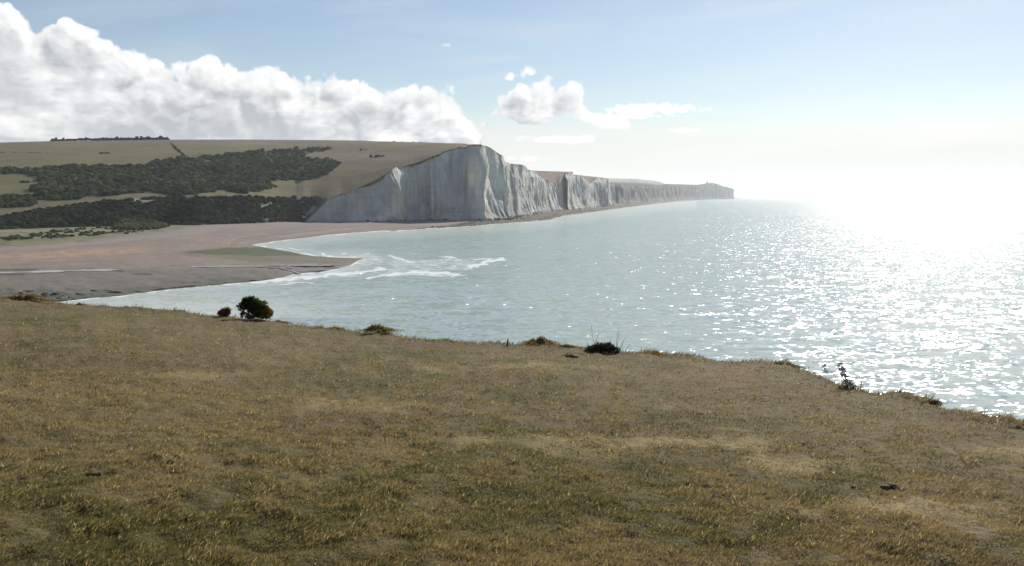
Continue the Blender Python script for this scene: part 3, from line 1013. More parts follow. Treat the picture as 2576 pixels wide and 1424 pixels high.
def scatter(poly, n, tree, jitter=3.0, dens=None):
    a = np.array(poly)
    x0, y0, x1, y1 = a[:, 0].min(), a[:, 1].min(), a[:, 0].max(), a[:, 1].max()
    x = rng.uniform(x0, x1, n)
    y = rng.uniform(y0, y1, n)
    sdp = poly_sd(x, y, poly, yk=2)
    ok = sdp + jitter * fbm(x / 12, y / 5, seed=60) > 0
    if dens is not None:
        ok &= rng.random(n) < dens(x, y)
    x, y = x[ok], y[ok]
    d = rays(x, y)
    pts, keep_ = [], []
    for i in range(len(x)):
        h = tree.ray_cast(Vector((0, 0, H)), Vector(d[i]))[0]
        if h:
            pts.append(h[:])
            keep_.append(i)
    return np.array(pts), x[keep_], y[keep_]


def gully_mask(x, y):
    m_ = np.ones(len(x))
    for pth, w in GULLY:
        m_ *= sstep(poly_sd(x, y, pth, closed=False), w * 0.8, w * 1.7)
    return m_


def scrub_colors(n, a, b):
    t = rng.random((n, 1)) ** 1.5
    return np.array(a) * (1 - t) + np.array(b) * t


woodgap = lambda x, y: np.clip(0.35 + 1.6 * sstep(fbm(x / 40, y / 10, seed=70), -0.75, 0.0), 0, 1)
pts_, x_, y_ = scatter(WOOD, 10500, hill_tree, 7, woodgap)
sz = rng.uniform(1.1, 3.6, len(pts_)) * (1 + 0.3 * fbm(x_ / 20, y_ / 8, seed=71))
C_ = scrub_colors(len(pts_), (0.044, 0.055, 0.030), (0.088, 0.098, 0.050))
C_ *= (1 + 0.4 * fbm(x_ / 45, y_ / 12, seed=72))[:, None]
v_, f_, cc = blobs(pts_ + [0, 0, 0.4], sz, C_)
tag(mesh('scrub_wood', v_, f_, M_scrub, color=cc * 1.2), 'broad dark band of scrub woodland across the middle of the hillside', 'woodland', kind='stuff')
pts_, x_, y_ = scatter(WOOD2, 1800, hill_tree, 4)
v_, f_, cc = blobs(pts_, rng.uniform(1.4, 3.2, len(pts_)), scrub_colors(len(pts_), (0.038, 0.05, 0.027), (0.08, 0.088, 0.045)))
tag(mesh('scrub_wood', v_, f_, M_scrub, color=cc * 1.2), 'small dark patch of scrub low on the slope at the left edge', 'woodland', kind='stuff')
pts_, x_, y_ = scatter(BANK, 8000, hill_tree, 2.5, gully_mask)
C_ = scrub_colors(len(pts_), (0.022, 0.028, 0.018), (0.05, 0.056, 0.032)) * (1 + 0.4 * fbm(x_ / 40, y_ / 20, seed=74))[:, None]
v_, f_, cc = blobs(pts_, rng.uniform(1.2, 2.6, len(pts_)), C_)
tag(mesh('scrub_bank', v_, f_, M_scrub, color=cc * 1.15), 'very dark thicket covering the steep bank above the beach', 'thicket', kind='stuff')

# bushes on the flat ground by the river
MARSH = [(-500, 600), (0, 590), (60, 588), (150, 580), (250, 572), (290, 563), (360, 560), (420, 566), (440, 570), (370, 582), (300, 590), (200, 596), (0, 606), (-500, 625)]
pts_, x_, y_ = scatter(MARSH, 2600, bvh_beach, 2, lambda x, y: sstep(fbm(x / 45, y / 5, seed=80), -0.25, 0.2))
if len(pts_):
    v_, f_, cc = blobs(pts_, rng.uniform(0.5, 1.5, len(pts_)), scrub_colors(len(pts_), (0.07, 0.075, 0.04), (0.13, 0.125, 0.065)), 0.7)
    tag(mesh('marsh_scrub', v_, f_, M_scrub, color=cc, smooth=False), 'olive green bushes and rough growth on the flat valley floor behind the beach', 'bushes', kind='stuff')
pts_, x_, y_ = scatter([(288, 572), (300, 561), (345, 557), (372, 560), (405, 566), (420, 570), (395, 577), (330, 580), (290, 578)], 900, bvh_beach, 1)
pts2, x2, y2 = scatter([(288, 566), (300, 558), (345, 553), (372, 556), (405, 563), (415, 568), (395, 572), (300, 572)], 500, hill_tree, 1)
pts_ = np.concatenate([p for p in (pts_, pts2) if len(p)])
v_, f_, cc = blobs(pts_ + [0, 0, 0.6], rng.uniform(0.9, 2.0, len(pts_)), scrub_colors(len(pts_), (0.085, 0.095, 0.045), (0.14, 0.14, 0.065)), 0.8)
tag(mesh('thicket', v_, f_, M_scrub, color=cc, smooth=False), 'lighter green rounded thicket at the foot of the dark bank', 'thicket', kind='stuff')


# lines of trees on the skyline
def skyline_trees(x0, x1, y, sz, label, tone, n=None):
    xs_ = np.arange(x0, x1, 2.6) + rng.uniform(-1, 1, len(np.arange(x0, x1, 2.6)))
    yy = ipt(xs_, y)
    dd = np.interp(xs_, [0, 771, 900, 1183], [1555, 1405, 1305, 1030])
    P_ = at_d(xs_, yy, dd)
    P_ = np.concatenate([P_, P_ + rng.normal(0, 1.3, P_.shape)])
    s_ = rng.uniform(0.7, 1.15, len(P_)) * sz * (1 + 0.35 * fbm(P_[:, 0] / 30, P_[:, 0] * 0, seed=3))
    v_, f_, cc = blobs(P_, s_, scrub_colors(len(P_), tone, [t * 1.5 for t in tone]), 0.85)
    tag(mesh('tree_belt', v_, f_, M_scrub, color=cc, smooth=False), label, 'trees', kind='stuff')


skyline_trees(129, 250, [(129, 353.5), (180, 351.5), (250, 350.8)], 1.9, 'low dark belt of trees on the skyline, nearest the left edge', (0.02, 0.024, 0.022))
skyline_trees(252, 424, [(252, 350.8), (300, 349.8), (400, 349.3), (424, 352)], 2.1, 'dark belt of trees on the skyline ending at the field boundary', (0.02, 0.024, 0.022))
skyline_trees(960, 1060, [(960, 358.5), (1060, 361.5)], 0.9, 'faint thin line of hedge just under the crest left of the highest cliff', (0.05, 0.045, 0.04))


def hedge(line, sz, n, label):
    a = np.array(line, float)
    t = np.concatenate([[0], np.cumsum(np.hypot(*np.diff(a, axis=0).T))])
    s = rng.uniform(0, t[-1], n)
    d = rays(np.interp(s, t, a[:, 0]), np.interp(s, t, a[:, 1]))
    P_ = [hill_tree.ray_cast(Vector((0, 0, H)), Vector(q))[0] for q in d]
    P_ = np.array([p[:] for p in P_ if p]) + rng.normal(0, 0.5, (len([p for p in P_ if p]), 3))
    v_, f_, cc = blobs(P_, rng.uniform(0.7, 1.3, len(P_)) * sz, scrub_colors(len(P_), (0.045, 0.05, 0.03), (0.085, 0.085, 0.05)), 0.7)
    tag(mesh('hedge', v_, f_, M_scrub, color=cc, smooth=False), label, 'hedge')


hedge(HEDGE, 1.3, 60, 'thin dark hedge running down the upper slope between two fields')
hedge([(0, 384), (60, 384), (120, 386)], 0.6, 40, 'faint hedge line across the upper field at the left edge')

for bx_, by_, n_, s_, lab in ((263, 386, 9, 1.5, 'small dark bush alone in the middle of the upper left field'), (69, 459, 10, 1.8, 'dark bush alone in the pale field left of the woodland'),
                             (88, 494, 8, 1.8, 'dark bush just off the lower left corner of the woodland'), (956, 394, 10, 1.8, 'faint bush on the open slope near the cliff, lower of two'),
                             (917, 377, 6, 1.2, 'faint small bush on the open slope near the cliff, upper of two'), (880, 413, 0, 1, '')):
    if not n_:
        continue
    h_ = hill_tree.ray_cast(Vector((0, 0, H)), Vector(rays(bx_, by_)))[0]
    P_ = np.array(h_[:]) + rng.normal(0, 1, (n_, 3)) * [3.2, 2, 0.4]
    v_, f_, cc = blobs(P_, rng.uniform(0.6, 1.2, n_) * s_, scrub_colors(n_, (0.04, 0.05, 0.03), (0.07, 0.075, 0.04)))
    tag(mesh('hillside_bush', v_, f_, M_scrub, color=cc, smooth=False, loc=h_[:]), lab, 'bush', 'bushes standing alone on the far hillside')

# fallen chalk and boulders at the foot of the cliffs
foot = []
for Vc, n_, zb_ in ((VA, 420, 2.2), (VB, 160, 1.2), (VC, 160, 1.2), (VD, 80, 1.2)):
    r_ = np.argmin(np.abs(Vc[:, Vc.shape[1] // 2, 2] - zb_))
    j = rng.integers(0, Vc.shape[1], n_)
    j = j[(j > Vc.shape[1] * 0.35) | (rng.random(n_) < 0.25)]
    P_ = Vc[r_, j].copy()
    P_[:, 0] += rng.exponential(2.2, len(j))
    P_[:, 1] -= rng.exponential(2.6, len(j))
    P_[:, 2] = zb_ - 0.1
    foot.append(P_)
foot = np.concatenate(foot)
v_, f_, cc = blobs(foot, rng.uniform(0.25, 1.0, len(foot)) ** 1.5 * 1.6, np.where(rng.random((len(foot), 1)) < 0.5, [[0.42, 0.42, 0.39]], [[0.13, 0.115, 0.085]]), 0.6)
tag(mesh('fallen_chalk', v_, f_, M_rock, color=cc, smooth=False), 'scattered fallen chalk blocks and dark boulders along the foot of the cliffs', 'rocks', kind='stuff')
# weed covered rocks on the platform
pts_, x_, y_ = scatter(PLAT, 2600, bvh_beach, 1)
v_, f_, cc = blobs(pts_, rng.uniform(0.4, 1.5, len(pts_)), scrub_colors(len(pts_), (0.06, 0.054, 0.036), (0.11, 0.10, 0.065)), 0.3)
tag(mesh('platform_rocks', v_, f_, M_rock, color=cc, smooth=False), 'dark weed covered rocks on the wave cut platform below the cliffs', 'rocks', kind='stuff')
pts_, x_, y_ = scatter([(-100, 728), (60, 728), (150, 738), (183, 748), (120, 756), (-100, 770)], 500, bvh_beach, 2, lambda x, y: sstep(fbm(x / 25, y / 5, seed=90), -0.1, 0.3))
if len(pts_):
    v_, f_, cc = blobs(pts_, rng.uniform(0.2, 0.6, len(pts_)), scrub_colors(len(pts_), (0.04, 0.045, 0.03), (0.08, 0.085, 0.05)), 0.4)
    tag(mesh('shore_rocks', v_, f_, M_rock, color=cc, smooth=False), 'dark green rocks on the near foreshore behind the grass edge at left', 'rocks', kind='stuff')

# lighthouse tower on the far headland
lp = at_d(1779, 461.0, 6300)
lt = thing('lighthouse', 'tiny squat tower standing on the crest of the farthest headland', 'lighthouse', lp)


def lathe(prof, seg=16):
    a = np.linspace(0, 2 * np.pi, seg, endpoint=False)
    V = np.array([[r_ * math.cos(t), r_ * math.sin(t), z_] for r_, z_ in prof for t in a])
    F = []
    for i in range(len(prof) - 1):
        for j in range(seg):
            F.append([i * seg + j, i * seg + (j + 1) % seg, (i + 1) * seg + (j + 1) % seg, (i + 1) * seg + j])
    return V, np.array(F)


stone = mat_ground('granite', 0.5, 0.15, 1, 0.05)
v_, f_ = lathe([(5.5, -6), (5.0, 0), (4.3, 9), (4.6, 9.3), (4.6, 10.2), (0.01, 10.2)])
mesh('tower', v_, f_, stone, lt, color=np.tile([0.25, 0.24, 0.22], (len(v_), 1)), smooth=False)
v_, f_ = lathe([(2.6, 10.2), (2.6, 13.2), (3.0, 13.3), (0.2, 15.6), (0.01, 15.6)])
mesh('lantern_room', v_, f_, stone, lt, color=np.tile([0.2, 0.2, 0.2], (len(v_), 1)), smooth=False)

# ------------------------------------------------------------------ the near cliff top
PA_, PBx = 0.096, 0.062


def plane_z(x, y):
    return H - 1.6 - PA_ * y - PBx * x


EDGE = [(-900, 715), (-500, 730), (0, 753), (54, 752), (110, 757), (200, 767), (330, 774), (450, 783), (545, 797), (620, 804), (700, 811), (800, 823), (900, 835), (1000, 845), (1100, 858),
        (1200, 863), (1288, 864), (1400, 873), (1500, 882), (1600, 889), (1700, 896), (1800, 906), (1900, 912), (1980, 916), (2020, 930),
        (2080, 957), (2150, 980), (2250, 990), (2330, 1016), (2400, 1034), (2480, 1048), (2576, 1054), (2800, 1088), (3300, 1160)]
e_ = []
for a_, b_ in EDGE:
    d = rays(a_, b_)
    t = 1.6 / (-(d[2] + PA_ * d[1] + PBx * d[0]))
    e_.append((math.atan2(d[0], d[1]), math.hypot(d[0] * t, d[1] * t)))
e_az = np.array([q[0] for q in e_])
e_r = np.array([q[1] for q in e_])
print('edge radius', [round(float(q), 1) for q in e_r[::4]])
e_az = np.concatenate([[-math.pi, -2.2, -1.5], e_az, [1.3, 2.0, 2.7, math.pi]])
e_r = np.concatenate([[300, 200, 90], e_r, [e_r[-1] * 0.95, e_r[-1] * 1.6, 120, 300]])


def edge_r(az_):
    return np.interp(az_, e_az, e_r)


# hummocks along the edge: px, y top of bump, half width px
HUM = [(35, 745, 40), (195, 762, 10), (250, 765, 12), (560, 793, 25), (640, 799, 40), (690, 806, 16), (840, 821, 10), (955, 826, 36), (1108, 851, 24), (1358, 858, 40), (1400, 866, 40), (1510, 874, 55),
       (1640, 884, 20), (1730, 890, 50), (1925, 906, 35), (1990, 911, 22), (2290, 994, 30), (2350, 1010, 14), (2560, 1050, 10)]


def turf_height(x, y):
    az_ = np.arctan2(x, y)
    r_ = np.hypot(x, y)
    er = edge_r(az_)
    z = plane_z(x, y)
    z = np.where(r_ > 45, np.minimum(z, H - 1.6 - 4 + 2 * fbm(x / 60, y / 60, seed=6)) if False else z, z)
    far = sstep(np.abs(az_), 0.9, 1.4)
    k = 1 - far
    z = z + 0.032 * fbm(x / 0.55, y / 0.5, seed=101, oct=3) + 0.06 * fbm(x / 3.0, y / 3.0, seed=102, oct=3) * k * sstep(r_, 2, 6) * sstep(r_ - er, 0, -3)
    z = z + 0.02 * fbm(x / 0.15, y / 0.15, seed=103, oct=2)
    for hpx, hy_, hw in HUM:
        ang = paz(hpx)
        e = float(edge_r(np.array(ang)))
        cx_, cy_ = math.sin(ang) * (e - 0.15), math.cos(ang) * (e - 0.15)
        base_y = ipt(hpx, EDGE)
        hh_ = max(0.03, (base_y - hy_) / FPX * e)
        wm = hw / FPX * e
        tang = (x - cx_) * math.cos(ang) - (y - cy_) * math.sin(ang)
        rad_ = (x - cx_) * math.sin(ang) + (y - cy_) * math.cos(ang)
        z = z + hh_ * np.exp(-(tang / wm) ** 2 * 1.3 - (rad_ / 0.55) ** 2)
    t = r_ - er - 0.25 * fbm(az_ * 30, az_ * 0, seed=104, oct=3)
    t = np.maximum(t, 0)
    z = z - 0.45 * t ** 2 * (t < 1.5) - np.where(t >= 1.5, 1.01 + (t - 1.5) * 6.0, 0)
    return np.maximum(z, -3)


GREEN = np.array([0.118, 0.112, 0.040])
STRAW = np.array([0.285, 0.215, 0.108])
BROWN = np.array([0.150, 0.100, 0.054])


WORN = []
for wx, wy, ww, wh, ws in ((1650, 1105, 330, 34, 1.0), (2050, 1150, 300, 30, 0.8), (2300, 1290, 260, 34, 0.7), (2480, 1130, 200, 40, 0.7), (1300, 925, 200, 14, 0.6),
                           (420, 935, 260, 12, 0.45), (2420, 1330, 220, 40, 0.5), (900, 1010, 260, 18, 0.35)):
    q4 = []
    for a_, b_ in ((wx, wy), (wx + ww, wy), (wx, wy + wh)):
        d = rays(a_, b_)
        t = 1.6 / (-(d[2] + PA_ * d[1] + PBx * d[0]))
        q4.append(d[:2] * t)
    WORN.append((q4[0], q4[1] - q4[0], q4[2] - q4[0], ws))


def worn(x, y):
    """trodden, bleached places in the turf"""
    out = np.zeros(np.shape(x))
    n_ = fbm(x / 0.9, y / 1.2, seed=140, oct=4)
    for c0, ax, ay, ws in WORN:
        det = ax[0] * ay[1] - ax[1] * ay[0]
        u = ((x - c0[0]) * ay[1] - (y - c0[1]) * ay[0]) / det
        v = (ax[0] * (y - c0[1]) - ax[1] * (x - c0[0])) / det
        out = np.maximum(out, ws * sstep(1.15 - np.sqrt(u * u + v * v) + 0.7 * n_, 0, 0.9))
    return out


def turf_mix(x, y):
    """share of green and of brown at a place"""
    a1 = fbm(x / 2.6, y / 3.6, seed=111, oct=4)
    a2 = fbm(x / 0.6, y / 0.8, seed=112, oct=3)
    az_ = np.arctan2(x, y)
    r_ = np.hypot(x, y)
    nearleft = sstep(r_, 9, 4.5) * sstep(az_, 0.2, -0.25)
    dry = sstep(az_, 0.1, 0.45) * 0.5
    gr = 0.12 + 0.75 * sstep(0.75 * a1 + 0.75 * a2 + 0.35 * fbm(x / 0.2, y / 0.25, seed=114, oct=2) + 0.8 * nearleft - dry * 0.8, -0.3, 1.1)
    er = edge_r(az_)
    wn = worn(x, y)
    gr = gr * (1 - 0.9 * wn)
    br = (1 - 0.8 * wn) * sstep(fbm(x / 1.8, y / 1.8, seed=113, oct=4), 0.05, 0.7) * 0.6 + 0.5 * sstep(r_ - er, -3.5, -0.2)
    return gr, np.clip(br, 0, 1)


taz = np.concatenate([np.radians(np.arange(-180, -48, 4.0)), np.radians(np.arange(-48, 48, 0.20)), np.radians(np.arange(48, 180.1, 4.0))])
tq = np.concatenate([[0.0, 0.02, 0.05, 0.08, 0.11], 1 / np.linspace(1 / 0.12, 1, 210) ** 1.0 * 1.0])
tq = np.sort(np.unique(np.clip(tq, 0, 1)))
TA, TQ = np.meshgrid(taz, tq, indexing='xy')
ER = edge_r(TA)
RR = TQ * ER
RR = np.concatenate([RR] + [ER[:1] + k_ for k_ in (0.1, 0.2, 0.35, 0.5, 0.75, 1.0, 1.4, 2.0, 3.0, 4.5, 8)])
TA = np.repeat(taz[None], RR.shape[0], 0)
TX, TY = RR * np.sin(TA), RR * np.cos(TA)
TZ = turf_height(TX, TY)
gr, br = turf_mix(TX, TY)
tc = STRAW * 0.5 * (1 - gr[..., None]) + GREEN * 0.7 * gr[..., None]
tc = tc * (1 + 0.9 * worn(TX, TY)[..., None])
tc = tc * (1 - 0.6 * br[..., None]) + BROWN * 0.75 * 0.6 * br[..., None]
beyond = (RR - edge_r(TA)) > 1.6
tc[beyond] = CHALK * 0.9
turf = mesh('grass_ground', np.stack([TX, TY, TZ], -1), grid_faces(*TX.shape), M_turf, color=tc.reshape(-1, 3))
tag(turf, kind='structure')


# ---- blades of grass
def blades(x, y, hgt, wid, col, lean, zof=0.0, bias=0.75):
    n = len(x)
    z = turf_height(x, y) + zof
    a = rng.uniform(0, 2 * np.pi, n)
    la = rng.uniform(0, 2 * np.pi, n)
    ll = lean * rng.random(n)
    top = np.stack([np.cos(la) * ll + bias * 0.8 * hgt / hgt.mean() * hgt.mean(), np.sin(la) * ll, np.ones(n)], -1) if False else np.stack([np.cos(la) * ll + bias, np.sin(la) * ll, np.ones(n)], -1)
    top /= np.linalg.norm(top, axis=1)[:, None]
    b = np.stack([np.cos(a), np.sin(a), np.zeros(n)], -1) * (wid * 0.5)[:, None]
    p = np.stack([x, y, z - 0.004], -1)
    mid = p + top * (hgt * 0.55)[:, None]
    tip = p + top * hgt[:, None]
    tip[:, 2] -= hgt * 0.12
    V = np.stack([p - b, p + b, tip], 1).reshape(-1, 3)
    F = np.arange(3 * n).reshape(-1, 3)
    return V, F, np.repeat(col, 3, 0)


def turf_blades(N, rmin, hk=1.0):
    az_ = rng.uniform(R(-50), R(52), N)
    er = edge_r(az_)
    q = rng.uniform(1 / (er + 0.35), 1 / rmin)
    r_ = 1 / q
    x, y = r_ * np.sin(az_), r_ * np.cos(az_)
    gr, br = turf_mix(x, y)
    gr = np.clip(gr + 0.25 * fbm(x / 0.2, y / 0.2, seed=120, oct=2), 0, 1)
    tuft = fbm(x / 0.22, y / 0.22, seed=121, oct=3)
    u = rng.random(N)
    isg = (u < gr * 0.85)[:, None]
    isb = (rng.random(N) < br * 0.7)[:, None]
    col = np.where(isg, GREEN, STRAW) * rng.uniform(0.8, 1.3, (N, 1))
    col = np.where(isb, BROWN * rng.uniform(0.6, 1.3, (N, 1)), col)
    pale = rng.random(N) < 0.035 + 0.05 * (tuft > 0.25)
    col[pale] = np.array([0.62, 0.52, 0.32]) * rng.uniform(0.8, 1.15, (pale.sum(), 1))
    h = (0.026 + 0.024 * tuft + 0.016 * rng.random(N)) * hk
    edgeb = sstep(er - r_, 1.4, 0.0) * (0.5 + 0.5 * sstep(fbm(az_ * 60, r_ / 1.5, seed=122, oct=3), -0.2, 0.6))
    wr = worn(x, y)
    h = np.maximum(h, 0.012) * (1 + 3.0 * edgeb) * (1 - 0.5 * wr)
    col = col * (1 + 0.25 * wr[:, None])
    w = (0.0040 + 0.00072 * r_) * rng.uniform(0.7, 1.3, N)
    return blades(x, y, h, w, col, 1.2)


v_, f_, cc = turf_blades(1050000, 2.9)
tag(mesh('grass_blades', v_, f_, M_blade, color=cc, smooth=False), 'short dry olive and straw coloured turf covering the near cliff top', 'grass', kind='stuff')


# ------------------------------------------------------------------ plants and bits on the cliff top
def ground_pt(px, y, back=0.0):
    """where this picture point meets the turf, or the edge if it looks past it"""
    ang = math.atan2(*[float(v) for v in rays(px, y)[:2]])
    d = rays(px, y)
    s = d[2] + PA_ * d[1] + PBx * d[0]
    rr = 1e9
    if s < 0:
        t = 1.6 / -s
        rr = math.hypot(d[0] * t, d[1] * t)
    e = float(edge_r(np.array(ang)))
    rr = min(rr, e - back)
    x, y_ = rr * math.sin(ang), rr * math.cos(ang)
    return np.array([x, y_, float(turf_height(np.array([x]), np.array([y_]))[0])]), rr


def tube(points, radii, seg=5):
    points = np.array(points, float)
    V, F = [], []
    n = len(points)
    for i in range(n):
        d = points[min(i + 1, n - 1)] - points[max(i - 1, 0)]
        d /= np.linalg.norm(d) + 1e-9
        a = np.cross(d, [0.3, 0.9, 0.2])
        a /= np.linalg.norm(a)
        b = np.cross(d, a)
        for j in range(seg):
            t = 2 * math.pi * j / seg
            V.append(points[i] + radii[i] * (math.cos(t) * a + math.sin(t) * b))
    for i in range(n - 1):
        for j in range(seg):
            F.append([i * seg + j, i * seg + (j + 1) % seg, (i + 1) * seg + (j + 1) % seg, (i + 1) * seg + j])
    return np.array(V), np.array(F)


def stems(base, tips, r0, wig=0.06):
    out = []
    for tp in tips:
        n = 6
        P_ = [base * (1 - t) + tp * t + rng.normal(0, wig, 3) * math.sin(math.pi * t) * np.linalg.norm(tp - base) * (1 if 0 < t < 1 else 0)
              for t in np.linspace(0, 1, n)]
        out.append(tube(P_, [r0 * (1 - 0.8 * t) for t in np.linspace(0, 1, n)]))
    return joined(out)


def leaf_cloud(ell, n, size, cfun, spiky=0.5):
    """leaf faces through a set of ellipsoid clumps; ell = [(centre, radii)]"""
    V, C = [], []
    vol = np.array([np.prod(r_) for c_, r_ in ell])
    cnt = np.maximum(1, (n * vol / vol.sum()).astype(int))
    for (c_, r_), m_ in zip(ell, cnt):
        d = rng.normal(0, 1, (m_, 3))
        d /= np.linalg.norm(d, axis=1)[:, None]
        rr = rng.random(m_) ** 0.4
        p = np.array(c_) + d * rr[:, None] * np.array(r_)
        out = d * spiky + rng.normal(0, 0.5, (m_, 3)) + [0, 0, 0.25]
        out /= np.linalg.norm(out, axis=1)[:, None]
        side = np.cross(out, rng.normal(0, 1, (m_, 3)))
        side /= np.linalg.norm(side, axis=1)[:, None] + 1e-9
        s = size * rng.uniform(0.6, 1.4, m_)[:, None]
        V.append(np.stack([p - side * s * 0.28, p + side * s * 0.28, p + out * s], 1))
        C.append(np.repeat(cfun(p), 3, 0))
    V = np.concatenate(V).reshape(-1, 3)
    return V, np.arange(len(V)).reshape(-1, 3), np.concatenate(C)


M_bark, gb = material('dark_bark')
gb.n('ShaderNodeOutputMaterial', {'Surface': gb.n('ShaderNodeBsdfPrincipled', {
    'Base Color': gb.mix(gb.noise(gb.n('ShaderNodeTexCoord').outputs['Object'], 30, 4), (0.035, 0.026, 0.02), (0.085, 0.065, 0.05)), 'Roughness': 0.9}).outputs[0]})

# big gorse bush
gp, gr_ = ground_pt(640, 800, 0.25)
m1 = gr_ / FPX            # metres per picture unit here
gorse = thing('gorse_bush', 'dark green rounded gorse bush with ochre right side, standing alone on the cliff edge', 'bush', gp)
e_list = []
for (a_, b_, ra, rb) in ((-12, 40, 15, 9), (-24, 31, 10, 8), (4, 34, 17, 11), (16, 25, 15, 13), (27, 16, 12, 14), (33, 9, 8, 10), (-4, 22, 16, 10), (12, 12, 18, 9), (-37, 29, 5, 4), (-20, 44, 7, 5), (-33, 18, 5, 4), (-12, 50, 6, 3), (-2, 47, 6, 4), (20, 36, 7, 4), (34, 24, 5, 5), (-26, 8, 5, 6)):
    e_list.append((np.array([a_ * m1, rng.normal(0, 0.08), b_ * m1]), np.array([ra, (ra + rb) * 0.5, rb]) * m1))


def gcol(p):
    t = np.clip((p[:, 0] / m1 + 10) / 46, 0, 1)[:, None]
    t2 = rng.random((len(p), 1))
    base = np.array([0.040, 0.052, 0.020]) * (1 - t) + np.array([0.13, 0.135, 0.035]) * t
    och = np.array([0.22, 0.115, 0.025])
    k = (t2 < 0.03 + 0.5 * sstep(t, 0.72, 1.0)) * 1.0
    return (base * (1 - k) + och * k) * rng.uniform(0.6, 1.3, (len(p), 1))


v_, f_, cc = leaf_cloud(e_list, 5200, 0.075, gcol, 1.0)
mesh('foliage', v_, f_, M_leaf, gorse, color=cc, smooth=False)
v_, f_ = stems(np.array([-14 * m1, 0, -0.02]), [np.array(c_) for c_, r_ in e_list], 0.018, 0.05)
mesh('stem', v_, f_, M_bark, gorse)

# small brown bush left of it
bp, br_ = ground_pt(566, 797, 0.2)
m2 = br_ / FPX
bb = thing('brown_bush', 'small reddish brown dead bush just left of the gorse on the cliff edge', 'bush', bp)
el2 = [(np.array([0, 0, 7 * m2]), np.array([13, 12, 9]) * m2), (np.array([6 * m2, 0, 12 * m2]), np.array([8, 8, 7]) * m2), (np.array([-8 * m2, 0, 5 * m2]), np.array([9, 9, 6]) * m2)]
v_, f_, cc = leaf_cloud(el2, 1500, 0.045, lambda p: np.array([0.20, 0.105, 0.065]) * rng.uniform(0.5, 1.4, (len(p), 1)), 1.0)
mesh('foliage', v_, f_, M_leaf, bb, color=cc, smooth=False)
v_, f_ = stems(np.zeros(3), [np.array([rng.normal(0, 8) * m2, rng.normal(0, 4) * m2, rng.uniform(14, 24) * m2]) for _ in range(9)], 0.006)
mesh('twig', v_, f_, M_bark, bb)

# thorny bush with tall bare twigs in the middle
tp, tr_ = ground_pt(1515, 890, 0.15)
m3 = tr_ / FPX
tb_ = thing('thorn_bush', 'low dark bramble with tall thin bare twigs on the edge against the sea', 'bush', tp)
el3 = [(np.array([-18, 0, 10]) * m3, np.array([24, 18, 10]) * m3), (np.array([8, 0, 14]) * m3, np.array([24, 18, 12]) * m3), (np.array([28, 0, 7]) * m3, np.array([18, 14, 9]) * m3),
       (np.array([-10, 0, 20]) * m3, np.array([10, 8, 8]) * m3), (np.array([-34, 0, 4]) * m3, np.array([14, 10, 6]) * m3), (np.array([15, 0, 22]) * m3, np.array([9, 8, 6]) * m3)]
v_, f_, cc = leaf_cloud(el3, 3600, 0.038, lambda p: np.where(rng.random((len(p), 1)) < 0.5, [[0.045, 0.034, 0.028]], [[0.085, 0.07, 0.035]]) * rng.uniform(0.5, 1.4, (len(p), 1)), 0.8)
mesh('foliage', v_, f_, M_leaf, tb_, color=cc, smooth=False)
tw = []
for (dx, h_, lx) in ((-17, 72, -30), (-16, 50, -14), (36, 66, 40), (46, 40, 58), (52, 30, 54), (20, 38, 24), (4, 34, 2), (-30, 28, -38), (60, 24, 66), (40, 52, 36)):
    tw.append(tube([np.array([(dx + (lx - dx) * t ** 1.6 + 2.5 * math.sin(5 * t + dx)) * m3, 0.05 * math.sin(dx), h_ * t * m3]) for t in np.linspace(0, 1, 8)],
                   [0.0062 * (1 - 0.6 * t) for t in np.linspace(0, 1, 8)], 4))
v_, f_ = joined(tw)
mesh('twig', v_, f_, M_bark, tb_)

# grass and heather hummocks along the edge
HM = [(1358, 872, 34, 16, (0.13, 0.085, 0.05), 'tall reddish brown tussock on the edge left of the bramble'),
      (955, 843, 34, 16, (0.115, 0.10, 0.045), 'broad brown green tussock on the edge right of the gorse'),
      (1108, 860, 22, 9, (0.09, 0.085, 0.04), 'low rounded tussock on the edge in the middle of the grass rim'),
      (1640, 890, 30, 9, (0.15, 0.11, 0.05), 'low straw coloured tussock on the edge right of the bramble'),
      (700, 812, 22, 9, (0.10, 0.085, 0.045), 'low tussock just right of the gorse bush'),
      (845, 826, 12, 9, (0.12, 0.09, 0.05), 'small pointed tussock between the gorse and the broad tussock'),
      (1970, 920, 34, 12, (0.085, 0.065, 0.04), 'dark tussock on the edge where the rim starts to drop to the right'),
      (60, 757, 60, 12, (0.12, 0.085, 0.05), 'reddish brown shrubby growth on the rim at the left edge'),
      (200, 770, 14, 7, (0.09, 0.075, 0.04), 'tiny dark tussock on the rim near the left edge'),
      (1420, 876, 46, 9, (0.13, 0.10, 0.05), 'flat straw and brown tussock joining the bramble on its left'),
      (2560, 1078, 26, 11, (0.05, 0.045, 0.035), 'dark tussock at the right edge of the picture'),
      (2300, 1003, 40, 9, (0.10, 0.075, 0.045), 'brown tussock above the last drop of the rim at right')]
